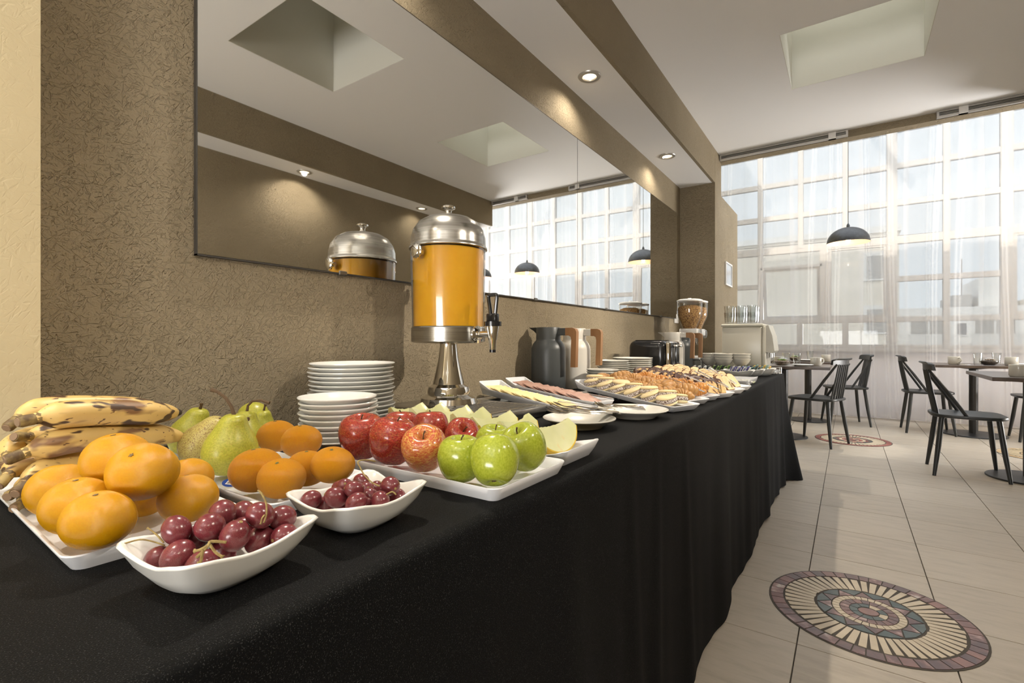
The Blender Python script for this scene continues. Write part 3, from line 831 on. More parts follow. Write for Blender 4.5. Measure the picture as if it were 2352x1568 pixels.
def red_apple_mat(name, yellow, base1, base2):
    m, t, b = nt(name)
    tc = t.nodes.new('ShaderNodeTexCoord'); oi = t.nodes.new('ShaderNodeObjectInfo')
    sx = t.nodes.new('ShaderNodeSeparateXYZ'); t.links.new(tc.outputs['Object'], sx.inputs[0])
    at = t.nodes.new('ShaderNodeMath'); at.operation = 'ARCTAN2'
    t.links.new(sx.outputs['X'], at.inputs[0]); t.links.new(sx.outputs['Y'], at.inputs[1])
    cb = t.nodes.new('ShaderNodeCombineXYZ')
    mu = t.nodes.new('ShaderNodeMath'); mu.operation = 'MULTIPLY'; mu.inputs[1].default_value = 9; t.links.new(sx.outputs['Z'], mu.inputs[0])
    ml = t.nodes.new('ShaderNodeMath'); ml.operation = 'MULTIPLY'; ml.inputs[1].default_value = 31; t.links.new(oi.outputs['Random'], ml.inputs[0])
    t.links.new(at.outputs[0], cb.inputs[0]); t.links.new(mu.outputs[0], cb.inputs[1]); t.links.new(ml.outputs[0], cb.inputs[2])
    st = noise(t, cb.outputs[0], 7.0, 4, 0.65)
    bl = noise(t, vec(t), 16, 2)
    c = mix(t, ramp(t, bl, [(0.36, 0.0), (0.64, 1.0)]), base1, base2)
    f = ramp(t, st, [(0.47, 1.0), (0.62, 0.0)]) if yellow > 0.5 else ramp(t, st, [(0.56, 0.0), (0.74, 1.0)])
    hi = (0.66, 0.42, 0.10)
    c = mix(t, f, c, hi) if yellow <= 0.5 else mix(t, f, hi, c)
    c = mix(t, ramp(t, noise(t, vec(t), 330, 1), [(0.70, 0.0), (0.75, 0.6)]), c, (0.70, 0.50, 0.26))
    t.links.new(c, b.inputs['Base Color']); b.inputs['Roughness'].default_value = 0.2
    b.inputs['Coat Weight'].default_value = 0.35; b.inputs['Coat Roughness'].default_value = 0.08
    return m
m_rapple = red_apple_mat('red apple skin', 0.2, (0.22, 0.016, 0.016), (0.40, 0.045, 0.03))
m_yapple = red_apple_mat('yellow red apple skin', 0.8, (0.40, 0.045, 0.025), (0.50, 0.12, 0.045))
m_grape = NM('red grape skin', [(0.3, (0.075, 0.010, 0.016)), (0.55, (0.17, 0.028, 0.036)), (0.75, (0.30, 0.09, 0.10))], 42, 0.22, 3, **{'Subsurface Weight': 0.25, 'Subsurface Radius': (0.012, 0.003, 0.003), 'Subsurface Scale': 0.5, 'Coat Weight': 0.25, 'Coat Roughness': 0.25})
m_gstem = NM('grape stem', [(0.4, (0.22, 0.15, 0.05)), (0.7, (0.36, 0.28, 0.10))], 200, 0.8)
m_banana = NM('banana skin', [(0.3, (0.58, 0.39, 0.13)), (0.7, (0.70, 0.49, 0.18))], 9, 0.42, 3, vs=(1, 0.35, 1), spots=[(38, 0.565, (0.20, 0.10, 0.04), 0.08), (52, 0.60, (0.06, 0.03, 0.015), 0.04), (15, 0.60, (0.14, 0.065, 0.03), 0.07), (190, 0.66, (0.12, 0.06, 0.025), 0.04)])
m_btip = M('black banana tip', (0.035, 0.022, 0.014), 0.7)
m_bstem = NM('banana stem', [(0.4, (0.10, 0.06, 0.025)), (0.65, (0.34, 0.25, 0.09))], 60, 0.6)
m_bcut = M('cut banana stem end', (0.26, 0.17, 0.10), 0.8)

def orange_mesh(mat, sq=0.95, ex=1.0):
    prof = [(0.0, -0.96), (0.25, -0.965), (0.6, -0.80), (0.88, -0.48), (1.0, 0.0), (0.88, 0.48), (0.6, 0.80), (0.30, 0.945), (0.13, 0.955), (0.05, 0.935), (0.0, 0.93)]
    mb = MB().lathe([(r, z * sq) for r, z in cr(prof, 3)], 32, mod=lambda a, r, z: 1 + 0.012 * math.sin(3 * a + 1) + 0.008 * math.sin(5 * a))
    mb.v = [(x * ex, y, z) for x, y, z in mb.v]
    return mb.mesh('peel', mat, 179)
om, tgm = orange_mesh(m_orange, 0.98, 1.13), orange_mesh(m_tang, 0.95, 1.16)
scar_m = MB().lathe([(0.0, 0.0), (0.05, 0.004), (0.075, 0.022), (0.06, 0.035), (0.02, 0.03), (0.0, 0.026)], 10, mod=lambda a, r, z: 1 + 0.35 * math.cos(5 * a)).mesh('stem_scar', m_scar, 60)
gscar_m = MB().lathe([(0.0, 0.0), (0.06, 0.006), (0.085, 0.026), (0.05, 0.045), (0.0, 0.04)], 10, mod=lambda a, r, z: 1 + 0.3 * math.cos(5 * a)).mesh('stem_scar', m_gscar, 60)
def fruit(name, body, x, y, z, r, rot, label, cat, scar=None, sz=0.9, group=None):
    t = thing(name, label, cat, (x, y, T0 + z), rot, group); t.scale = (r, r, r)
    place('peel', body, t)
    if scar: place('stem_scar', scar, t, (0, 0, sz))
    return t
OR = [(-0.6329, 0.1739, 0.0477, 0.0293, (0.5, 1.2, 0), 'large orange at the near corner of its tray, front of three in a row'),
      (-0.6930, 0.1731, 0.0508, 0.0309, (0.3, 0.9, 1), 'large orange second from the near tray corner, between two others'),
      (-0.8098, 0.1855, 0.0448, 0.0328, (-0.5, 0.3, 2), 'large orange lying against the lowest bananas'),
      (-0.6562, 0.2660, 0.0410, 0.0290, (-0.4, -0.1, 0.4), 'large orange right behind the nearer grape bowl'),
      (-0.7197, 0.2150, 0.0887, 0.0326, (0.25, 0.45, 0), 'topmost orange with brown stem scar, touching the second banana'),
      (-0.6559, 0.2199, 0.0837, 0.0318, (2.0, 0.9, 0.3), 'smooth orange stacked on top, facing the grape bowls'),
      (-0.7531, 0.3042, 0.0399, 0.0290, (-0.2, -0.3, 0), 'orange half hidden between the top oranges and the pears'),
      (-0.7359, 0.2476, 0.0391, 0.0303, (0.5, 0, 0), 'orange buried beneath the two top oranges')]
for x, y, z, r, rt, lab in OR:
    rt = (rt[0] * 0.35, -0.12 + rt[1] * 0.12, YAW + 0.1)
    fruit('orange', om, x, y, z, r, rt, lab, 'orange', scar_m, 0.91, 'large yellow oranges on the first tray')
TG = [(-0.6495, 0.3798, 0.0400, 0.0274, (1.3, 0.3, 0.2), 'glossy tangerine at the near end of its tray'),
      (-0.7084, 0.3758, 0.0436, 0.0318, (-0.1, -0.3, 0.7), 'tangerine standing next to the speckled front pear'),
      (-0.6233, 0.4434, 0.0493, 0.0266, (1.0, 1.0, 1.2), 'rough tangerine beside the large red apples'),
      (-0.7588, 0.4790, 0.0622, 0.0280, (0.15, 0.25, 2.0), 'tangerine topping the small pile, green dot on its side'),
      (-0.8527, 0.4895, 0.0591, 0.0290, (0.2, 0.2, 2.6), 'tangerine at the back of the pile before the stacked plates'),
      (-0.6750, 0.4354, 0.0383, 0.0271, (0, 0.5, 0), 'tangerine almost hidden at the bottom of the pile')]
for x, y, z, r, rt, lab in TG:
    rt = (rt[0] * 0.3, -0.10 + rt[1] * 0.15, YAW)
    r *= 1.03
    fruit('tangerine', tgm, x, y, z, r, rt, lab, 'tangerine', gscar_m, 0.885, 'tangerines on the second tray')

# apples
ap = cr([(0.0, -0.76), (0.14, -0.84), (0.34, -0.93), (0.60, -0.84), (0.86, -0.50), (1.0, 0.04), (0.985, 0.38), (0.85, 0.72), (0.62, 0.90), (0.42, 0.925), (0.24, 0.83), (0.09, 0.64), (0.0, 0.56)], 3)
def apple_mesh(mat, lob):
    return MB().lathe(ap, 36, mod=lambda a, r, z: 1 + lob * math.cos(5 * a) * (0.35 + 0.65 * min(1, abs(z))) + 0.02 * math.sin(a)).mesh('skin', mat, 179)
ram, yam, gam = apple_mesh(m_rapple, 0.03), apple_mesh(m_yapple, 0.025), apple_mesh(m_gapple, 0.02)
stem_m = MB().tube([(0, 0, 0.55), (0.02, 0, 0.75), (0.06, 0.01, 0.92), (0.13, 0.02, 1.03)], [0.035, 0.03, 0.032, 0.045], 7).mesh('stem', m_stem, 60)
calyx_m = MB().lathe([(0.0, -0.78), (0.09, -0.83), (0.05, -0.87), (0.0, -0.85)], 10, mod=lambda a, r, z: 1 + 0.5 * math.cos(5 * a)).mesh('calyx', m_stem, 60)
AP = [(ram, -0.7462, 0.5934, 0.0534, 0.0418, (0.15, 0.1, 0), 'dark red apple at the wall end of the apple tray'),
      (ram, -0.6627, 0.5946, 0.0546, 0.0418, (0.15, 0.12, 1.5), 'tall red apple with yellow streaks, second along the front'),
      (yam, -0.5834, 0.5918, 0.0504, 0.0376, (0.55, -0.25, 1.0), 'yellow apple blushed with red, next to the green ones'),
      (gam, -0.4979, 0.5841, 0.0475, 0.0360, (0.05, 0.0, 0.5), 'green apple beside the yellow blushed apple'),
      (gam, -0.4330, 0.5850, 0.0535, 0.0367, (-0.6, 0.0, YAW), 'biggest green apple at the front corner, showing no stem'),
      (gam, -0.4475, 0.6875, 0.0525, 0.0385, (0.45, -0.30, 0.2), 'green apple with a deep stem hollow, next to the melon'),
      (ram, -0.6178, 0.7273, 0.0452, 0.0340, (0.75, 0.35, 0.6), 'red apple tilted to show its stem hollow, before the melon wedges'),
      (ram, -0.6887, 0.7170, 0.0547, 0.0365, (0.0, 0.1, 2.6), 'pale striped red apple in the back row, stem upright'),
      (ram, -0.7614, 0.7043, 0.0493, 0.0376, (0.1, 0.0, 3.5), 'red apple in the back corner, mostly hidden by two others'),
      (gam, -0.5232, 0.7059, 0.0458, 0.0344, (0.15, -0.1, 1.7), 'green apple hidden behind the three other green apples')]
for me, x, y, z, r, rt, lab in AP:
    t = thing('apple', lab, 'apple', (x, y, T0 + z), rt, 'red and green apples on the apple tray'); t.scale = (r, r, r)
    place('skin', me, t); place('stem', stem_m, t); place('calyx', calyx_m, t)

# pears
pp = cr([(0.0, -0.88), (0.16, -0.95), (0.38, -1.0), (0.74, -0.86), (0.99, -0.42), (1.02, -0.02), (0.90, 0.38), (0.70, 0.74), (0.56, 1.02), (0.48, 1.22), (0.34, 1.38), (0.12, 1.42), (0.0, 1.39)], 3)
def pear_mesh(mat, bend):
    mb = MB().lathe(pp, 32, mod=lambda a, r, z: 1 + 0.02 * math.sin(2 * a + z) + 0.015 * math.sin(3 * a))
    mb.v = [(x + bend * max(0, z + 0.2) ** 2, y, z) for x, y, z in mb.v]
    return mb.mesh('skin', mat, 179)
pm1, pm2 = pear_mesh(m_pear, 0.06), pear_mesh(m_pear2, 0.10)
def pear(me, x, y, z, r, rot, lab, bend, stem):
    t = thing('pear', lab, 'pear', (x, y, T0 + z), rot, 'pears behind the tangerines'); t.scale = (r, r, r)
    place('skin', me, t)
    bx = bend * 1.6 ** 2
    MB().tube([(bx + px, py, 1.36 + pz) for px, py, pz in stem], [0.085 if k == 0 else 0.065 for k in range(len(stem) - 1)] + [0.095], 8).build('stem', m_stem, t)
    place('calyx', calyx_m, t, (0, 0, -0.08))
RX, RY = math.cos(YAW), math.sin(YAW)
pear(pm1, -0.835, 0.400, 0.055, 0.0400, (0.05, 0.05, YAW), 'largest green speckled pear, its dark stem leaning to the bananas', 0.06, [(0, 0, 0), (-0.12, 0, 0.35), (-0.35, 0, 0.7), (-0.7, 0, 0.95), (-0.95, 0, 1.02)])
pear(pm2, -0.945, 0.408, 0.050, 0.0370, (0.05, 0.42, YAW), 'bruised brownish pear leaning on the largest pear', 0.10, [(0, 0, 0), (0.3, 0, 0.2), (0.8, 0, 0.35), (1.3, 0, 0.6)])
pear(pm1, -1.055, 0.432, 0.050, 0.0370, (0.0, 0.25, YAW), 'green pear with a stub stem, closest to the banana tips', 0.06, [(0, 0, 0), (0.02, 0, 0.2), (0.0, 0, 0.36)])
pear(pm1, -0.955, 0.484, 0.048, 0.0345, (0.0, 0.0, YAW), 'small green pear with a hooked dark stem bending to the plates', 0.06, [(0, 0, 0), (0.05, 0, 0.35), (0.3, 0, 0.6), (0.75, 0, 0.65), (1.25, 0, 0.5)])
pear(pm1, -1.10, 0.575, 0.058, 0.0330, (2.05, 0.1, YAW), 'pear lying with its dark blossom end up, against the wall', 0.06, [(0, 0, 0), (0.05, 0, 0.3), (0.1, 0, 0.5)])
pear(pm1, -1.015, 0.548, 0.044, 0.0305, (0.1, 0.1, YAW), 'green pear barely visible above the rearmost tangerine', 0.06, [(0, 0, 0), (0.05, 0, 0.3), (0.1, 0, 0.5)])
t = thing('fruit_label', 'blue sticker with a barcode lying on the tray under the largest pear', 'sticker', (-0.752, 0.363, T0 + 0.0215), (0.5, 0.0, 0.35))
MB().loops([[(0.016 * math.cos(2 * PI * i / 20), 0.009 * math.sin(2 * PI * i / 20), z) for i in range(20)] for z in (0, 0.0006)]).build('backing', M('blue sticker', (0.01, 0.05, 0.28), 0.3), t, ang=0)
bc = MB()
for k in range(9): bc.box(-0.006 + k * 0.0015, -0.006 + k * 0.0015 + (0.0009 if k % 3 else 0.0005), -0.004, 0.004, 0.0012, 0.0014)
MB().box(-0.0075, 0.0085, -0.005, 0.005, 0.0006, 0.0011).build('barcode_field', m_white, t, ang=0)
bc.build('barcode', m_dark, t, ang=0)

# bananas: axis points in metres, x y z above the cloth
def banana(pts, r, lab, cut=True, tip=True):
    P = cr(pts, 5); n = len(P)
    c = P[n // 2]
    t = thing('banana', lab, 'banana', (c[0], c[1], T0 + c[2]), 0, 'ripe spotted bananas behind the oranges')
    P = [(a - c[0], b_ - c[1], d_ - c[2]) for a, b_, d_ in P]
    R = []
    for k in range(n):
        u = k / (n - 1)
        f = min(1, 0.40 + 0.60 * (max(0, u - 0.10) / 0.16) ** 0.8) if u < 0.26 else 1.0
        if u > 0.78: f = 1 - 0.62 * ((u - 0.78) / 0.22) ** 1.7
        R.append(r * f)
    MB().tube(P, R, 15, mod=lambda a: 1 + 0.045 * math.cos(5 * a)).build('skin', m_banana, t, ang=179)
    a, b_ = Vector(P[0]), Vector(P[1]); d_ = (a - b_).normalized()
    MB().tube([tuple(b_ + d_ * -0.004), tuple(a), tuple(a + d_ * 0.014), tuple(a + d_ * 0.017)], [r * 0.44, r * 0.40, r * 0.42, r * 0.36], 9).build('stem', m_bstem, t)
    MB().tube([tuple(a + d_ * 0.0165), tuple(a + d_ * 0.0182)], [r * 0.33, r * 0.30], 9).build('cut_end', m_bcut, t)
    a, b_ = Vector(P[-1]), Vector(P[-2]); d_ = (a - b_).normalized()
    MB().tube([tuple(a - d_ * 0.003), tuple(a + d_ * 0.004), tuple(a + d_ * 0.008)], [r * 0.42, r * 0.34, r * 0.24], 9).build('tip', m_btip, t)
    return t
def px3(px, py, t):
    u = (px - 1176) / 1125; v = (784 - py) / 1125
    s_, c_ = math.sin(YAW), math.cos(YAW)
    return (t * (-s_ + u * c_), t * (c_ + u * s_), 1 + v * t - T0)
def bpx(L, r, lab): return banana([px3(*p) for p in L], r, lab)
bpx([(78, 962, .655), (112, 956, .67), (180, 950, .70), (260, 948, .745), (340, 949, .79), (404, 947, .835)], 0.0192, 'topmost banana in front, lying flat with a dark tip')
bpx([(38, 965, .705), (62, 950, .72), (120, 938, .75), (220, 935, .80), (310, 938, .845), (380, 944, .88)], 0.0185, 'banana lying behind the topmost one, stem poking past it')
bpx([(52, 1042, .645), (92, 1028, .66), (160, 1012, .69), (250, 1000, .745), (340, 998, .80), (416, 1002, .855)], 0.0185, 'second banana from the top, its round cut stem toward the viewer')
bpx([(58, 1003, .70), (90, 1002, .72), (160, 990, .755), (240, 985, .80), (320, 988, .845)], 0.0175, 'banana squeezed behind the second layer, cut stem facing out')
bpx([(14, 1052, .68), (26, 1030, .70), (60, 1008, .74), (130, 1000, .79), (220, 1000, .84)], 0.0165, 'banana curving down at the far edge of the pile')
bpx([(14, 1096, .655), (40, 1072, .675), (100, 1052, .71), (190, 1045, .765), (290, 1043, .82)], 0.017, 'third layer banana with twin dark stems')
bpx([(54, 1114, .63), (80, 1092, .65), (140, 1068, .69), (220, 1058, .745), (310, 1052, .80), (385, 1050, .85)], 0.0175, 'banana right above the orange at the wall side of the tray')
bpx([(38, 1128, .645), (70, 1112, .67), (140, 1098, .72), (230, 1090, .775), (320, 1085, .83)], 0.0165, 'low banana with stem ends bundled near the tray edge')
bpx([(50, 1156, .64), (80, 1140, .665), (150, 1122, .715), (240, 1112, .77)], 0.0155, 'lowest banana, its brown stem over the tray rim')

# ------------------------------------------------------------------ grape bowls
def boat_mesh(hx, hy, h, up=0.010, th=0.0035):
    def loop(k, z, upz, n=56):
        out = []
        for i in range(n):
            a = 2 * PI * i / n + PI / 4
            ca, sa = math.cos(a), math.sin(a)
            p = 2.6 + 5 * k          # squarer toward the rim
            q = (abs(ca) ** p + abs(sa) ** p) ** (-1 / p)
            cn = abs(math.sin(2 * a)) ** 3           # 1 at the corners
            q *= 1 + 0.07 * k * cn
            out.append((hx * q * ca, hy * q * sa, z + upz * (cn - 0.35)))
        return out
    L = []
    sec = [(0.38, 0.0, 0.0), (0.55, 0.02, 0.05), (0.78, 0.28, 0.3), (0.91, 0.62, 0.7), (0.985, 0.96, 1.0), (1.0, 1.0, 1.0)]
    def ring(s_, zr, k, inset=0.0, dz=0.0):
        f = s_ - inset / hx
        return [(x * f, y * f, z + dz) for x, y, z in loop(k, h * zr, up * k)]
    for s_, zr, k in sec: L.append(ring(s_, zr, k))
    L.append(ring(0.995, 1.0, 1.0, 0.0015, 0.0018))
    for s_, zr, k in sec[::-1][1:-1]: L.append(ring(s_, max(zr, 0.02), k, th, 0.001))
    L.append(ring(0.25, 0.07, 0.0, 0, 0.0))
    return MB().loops(L, True, True).mesh('bowl', m_porc, 179)
bw = boat_mesh(0.056, 0.068, 0.038)
tag(place('grape_bowl', bw, None, (-0.507, 0.238, T0), 0.12), 'nearer white boat-shaped bowl of grapes, at the orange tray', 'bowl')
tag(place('grape_bowl', boat_mesh(0.058, 0.066, 0.038), None, (-0.513, 0.404, T0), 0.05), 'farther white boat-shaped bowl of grapes, before the tangerines', 'bowl')
gm = MB().sph((0, 0, 0), 1, 1, 1.16, 22, 14).mesh('grape', m_grape, 179)
gd = MB().cyl((0, 0, 1.13), 0.13, 0.05, 8).mesh('stem_dot', m_gstem, 0)
G1 = [(-0.5099, 0.1983, 0.0319, 0.0145), (-0.5301, 0.2051, 0.0495, 0.0135), (-0.5127, 0.2269, 0.0493, 0.0145), (-0.5318, 0.2475, 0.0536, 0.0140), (-0.5417, 0.2741, 0.0440, 0.0130), (-0.4878, 0.2632, 0.0552, 0.0135), (-0.4901, 0.2880, 0.0447, 0.0138), (-0.4868, 0.2380, 0.0430, 0.0145), (-0.4937, 0.2659, 0.0284, 0.0145), (-0.4708, 0.2790, 0.0328, 0.0130), (-0.4844, 0.2070, 0.0276, 0.0130), (-0.5081, 0.2360, 0.0200, 0.0140), (-0.5381, 0.1929, 0.0240, 0.0130), (-0.5381, 0.2236, 0.0327, 0.0135), (-0.5205, 0.2634, 0.0340, 0.0135), (-0.5428, 0.2478, 0.0295, 0.0130)]
G2 = [(-0.5508, 0.3607, 0.0329, 0.0125), (-0.5529, 0.3815, 0.0197, 0.0125), (-0.5215, 0.3757, 0.0375, 0.0135), (-0.5043, 0.3897, 0.0469, 0.0115), (-0.5532, 0.4390, 0.0364, 0.0120), (-0.5291, 0.4274, 0.0324, 0.0115), (-0.4860, 0.3782, 0.0370, 0.0125), (-0.5079, 0.4167, 0.0303, 0.0115), (-0.4750, 0.4055, 0.0341, 0.0125), (-0.4854, 0.4307, 0.0443, 0.0130), (-0.4896, 0.4464, 0.0247, 0.0125), (-0.5266, 0.3892, 0.0171, 0.0120), (-0.4960, 0.3971, 0.0251, 0.0120), (-0.5347, 0.4489, 0.0270, 0.0115), (-0.5336, 0.3973, 0.0425, 0.0120), (-0.5541, 0.4061, 0.0352, 0.0120)]
rg = random.Random(2)
LG1 = ['front red grape of the nearer bowl, below the long dry stem', 'red grape closest to the front orange in the nearer bowl', 'large upright red grape above the forked stem, nearer bowl', 'red grape showing its round stem scar, back of the nearer bowl', 'bright red grape against the back rim of the nearer bowl', 'dark red grape beside the upright stem in the nearer bowl', 'red grape with a greenish stub at the far end of the nearer bowl', 'mottled red grape right behind the forked stem, nearer bowl', 'large red grape with a stem stub on top, near rim of the nearer bowl', 'last red grape at the pointed far end of the nearer bowl', 'small red grape peeking over the near rim below the forked stem'] + ['red grape mostly hidden beneath the others in the nearer bowl'] * 5
LG2 = ['red grape alone at the tangerine end of the farther bowl', 'dark red grape at the near rim, second from the tangerine end, farther bowl', 'crimson red grape with a short stub, farther bowl', 'topmost red grape in the middle of the farther bowl', 'red grape at the back rim under the curly stem, farther bowl', 'red grape tucked behind the topmost one, farther bowl', 'dark purple grape in the front centre of the farther bowl', 'brownish red grape in the middle behind the front ones, farther bowl', 'red grape in front of the biggest one, near rim of the farther bowl', 'biggest red grape held by the curly stem, farther bowl', 'pale red grape below the short crooked stem, farther bowl', 'red grape sunk low at the near rim of the farther bowl', 'small red grape at the near rim centre of the farther bowl'] + ['red grape mostly hidden at the back of the farther bowl'] * 3
for G, labs, grp in ((G1, LG1, 'red grapes in the nearer bowl'), (G2, LG2, 'red grapes in the farther bowl')):
    for (x, y, z, r), lab in zip(G, labs):
        rr = r * 0.93
        t = thing('grape', lab, 'grape', (x, y, T0 + z), (rg.uniform(0.4, 2.4), rg.uniform(-0.5, 0.5), rg.uniform(0, 6.28)), grp); t.scale = (rr, rr, rr)
        place('skin', gm, t); place('stem_dot', gd, t)
def twig(L, r, lab, branches=()):
    P = [px3(*p) for p in L]; c = P[0]
    t = thing('dried_twig', lab, 'twig', (c[0], c[1], T0 + c[2]))
    sh = lambda Q: [(a - c[0], b_ - c[1], d_ - c[2]) for a, b_, d_ in Q]
    MB().tube(sh(cr(P, 4)), r, 6).build('stalk', m_gstem, t, ang=179)
    for B in branches: MB().tube(sh(cr([px3(*p) for p in B], 4)), [r * 1.0] * (4 * (len(B) - 1)) + [r * 1.7], 6).build('branch', m_gstem, t, ang=179)
twig([(452, 1280, .43), (478, 1252, .432), (485, 1243, .434), (520, 1245, .438)], 0.0013, 'knotty forked grape stem lying on the nearer bowl of grapes', [[(478, 1252, .432), (460, 1262, .43), (447, 1265, .43)], [(482, 1250, .433), (495, 1268, .433), (512, 1279, .433)], [(466, 1262, .43), (462, 1285, .43), (457, 1293, .43)]])
twig([(606, 1200, .465), (612, 1180, .47), (611, 1155, .475), (600, 1132, .478), (592, 1126, .48)], 0.0009, 'thin dark grape stem rising upright from the nearer bowl', [[(608, 1182, .468), (602, 1190, .466), (599, 1203, .465)]])
twig([(378, 1252, .46), (350, 1243, .46), (320, 1239, .455), (276, 1251, .45)], 0.0008, 'long dry grape stem jutting over the pointed bowl rim', [[(376, 1246, .46), (362, 1230, .462), (348, 1218, .464), (338, 1212, .464)]])
twig([(872, 1116, .60), (855, 1108, .605), (838, 1092, .61), (828, 1075, .615), (822, 1060, .62), (838, 1056, .63), (862, 1059, .64)], 0.0009, 'curly dry grape stem standing up from the farther bowl')
twig([(887, 1136, .575), (901, 1129, .578), (910, 1136, .578)], 0.0009, 'short crooked grape stem end in the farther bowl')

# ------------------------------------------------------------------ melon wedges
m_melon = NM('pale green melon flesh', [(0.35, (0.60, 0.62, 0.30)), (0.7, (0.70, 0.70, 0.42))], 12, 0.3, 3, spots=[(26, 0.62, (0.72, 0.50, 0.20), 0.12)], **{'Subsurface Weight': 0.2, 'Subsurface Radius': (0.02, 0.02, 0.008), 'Subsurface Scale': 0.4})
m_rind = M('yellow melon rind', (0.62, 0.42, 0.035), 0.45)
def melon_mesh(L, Hh, seed):
    rg = random.Random(seed); n = 22
    fl, rd = MB(), MB()
    lo, hi = [], []
    for i in range(n + 1):
        u = -1 + 2 * i / n
        z0 = Hh * 0.92 * (1 - math.sqrt(max(0, 1 - (u * 0.97) ** 2))) * 0.98
        z1 = Hh * (0.86 + 0.14 * u * u) + (rg.uniform(-0.0018, 0.0018) if 0 < i < n else 0)
        if z1 < z0 + 0.002: z1 = z0 + 0.002
        lo.append((u * L, z0)); hi.append((u * L * 0.985, z1))
    rings = []
    for (x, z0), (x2, z1) in zip(lo, hi):
        w = 0.016; d = 0.004
        rings.append([(x, -w, z0 + 0.001), (x2, -d, z1), (x2, d, z1), (x, w, z0 + 0.001)])
    fl.loops(rings, True, True)
    rings = [[(x, -0.0168, z0 - 0.0012), (x, -0.0168, z0 + 0.0016), (x, 0.0168, z0 + 0.0016), (x, 0.0168, z0 - 0.0012)] for x, z0 in lo]
    rd.loops(rings, True, True)
    return fl.mesh('flesh', m_melon, 60), rd.mesh('rind', m_rind, 60)
MEL = [(-0.860, 0.842, 0.056, 0.076, 0.05), (-0.795, 0.850, 0.062, 0.080, 0.16), (-0.735, 0.848, 0.062, 0.078, -0.10), (-0.672, 0.852, 0.063, 0.077, 0.12), (-0.610, 0.850, 0.064, 0.074, -0.06), (-0.548, 0.850, 0.064, 0.072, 0.10), (-0.476, 0.858, 0.070, 0.066, -0.10)]
for k, (x, y, L, hh, rz) in enumerate(MEL):
    lab = ['melon wedge farthest along the tray, next to the drip box', 'melon wedge seen just beyond the tilted red apple', 'melon wedge third from the wall end of its tray', 'melon wedge in the middle of the row of seven', 'melon wedge behind the hidden green apple', 'melon wedge second from the open end, partly behind the last', 'biggest melon wedge, last at the open end of the tray'][k]
    t = thing('melon_wedge', lab, 'melon', (x, y, T0 + 0.0055), (-0.42, 0, PI / 2 + rz), 'melon wedges on the curved tray')
    f, r_ = melon_mesh(L, hh, k)
    place('flesh', f, t); place('rind', r_, t)

# ------------------------------------------------------------------ plates
def plate_mesh(r, h=0.021, mat=None):
    p = [(0.0, 0.0035), (r * 0.56, 0.003), (r * 0.58, 0.0), (r * 0.63, 0.0), (r * 0.66, 0.004), (r * 0.82, h * 0.55), (r * 0.97, h - 0.003), (r, h - 0.001), (r, h + 0.0008), (r * 0.985, h + 0.0018), (r * 0.95, h), (r * 0.80, h * 0.72), (r * 0.64, 0.0075), (0.0, 0.0068)]
    return MB().lathe(p, 48).mesh('plate', mat or m_porc, 50)
ORD = ['first', 'second', 'third', 'fourth', 'fifth', 'sixth', 'seventh', 'eighth', 'ninth', 'tenth', 'eleventh', 'twelfth', 'thirteenth', 'fourteenth', 'fifteenth', 'sixteenth']
def plates(x, y, r, n, dz, top, below, grp, mat=None, jit=0.003, z=T0):
    me = plate_mesh(r, 0.025 if r < 0.085 else 0.021, mat); rg = random.Random(n)
    for k in range(n):
        o = place('plate', me, None, (x + rg.uniform(-jit, jit), y + rg.uniform(-jit, jit), z + 0.0005 + k * dz), (0, 0, k))
        tag(o, top if k == n - 1 else below.replace('plate', 'plate, ' + ORD[n - 1 - k] + ' from the top,', 1), 'plate', grp)
plates(-0.905, 0.660, 0.081, 9, 0.0108, 'top plate of the small white stack behind the tangerines', 'white side plate within the small stack behind the tangerines', 'stacked white side plates')
plates(-1.090, 0.835, 0.109, 15, 0.0108, 'top plate of the tall white stack against the wall', 'white dinner plate within the tall stack by the wall', 'stacked white dinner plates')
plates(-0.980, 2.60, 0.108, 12, 0.0108, 'top plate of the beige stack in front of the toaster', 'plate in the beige stack in front of the toaster', 'plates stacked before the toaster', m_cream, 0.002)
plates(-1.005, 2.395, 0.083, 11, 0.0106, 'top plate of the middle beige stack, under the wooden jug handle', 'plate in the middle beige stack behind the cookies', 'plates of the middle beige stack', m_cream, 0.002)
plates(-0.945, 2.130, 0.076, 8, 0.0106, 'top plate of the lowest beige stack, next to the white jug', 'plate in the lowest beige stack next to the white jug', 'plates of the lowest beige stack', m_cream, 0.002)

# ------------------------------------------------------------------ juice dispenser on its drip box
t = thing('juice_dispenser', 'tall steel juice dispenser filled with orange juice, standing on its drip box', 'dispenser', (-1.03, 1.15, T0))
m_juice = NM('orange juice', [(0.3, (0.70, 0.33, 0.010)), (0.7, (0.76, 0.385, 0.018))], 14, 0.25, 3, **{'Subsurface Weight': 0.15, 'Subsurface Radius': (0.03, 0.015, 0.003), 'Subsurface Scale': 0.6})
b = MB()
b.rbox(-0.16, 0.262, -0.142, 0.158, 0.002, 0.034, 0.003, 2)
b.build('drip_box', m_steel, t)
g = MB().box(0.075, 0.243, -0.10, 0.128, 0.034, 0.0362).build('grate', m_steel, t, ang=0)
sl = MB()
for i in range(10):
    for j in range(2):
        sl.box(0.088 + i * 0.0148, 0.095 + i * 0.0148, -0.09 + j * 0.108, 0.008 + j * 0.108, 0.0362, 0.0366)
sl.build('grate_slots', m_dark, g, ang=0)['kind'] = 'stuff'
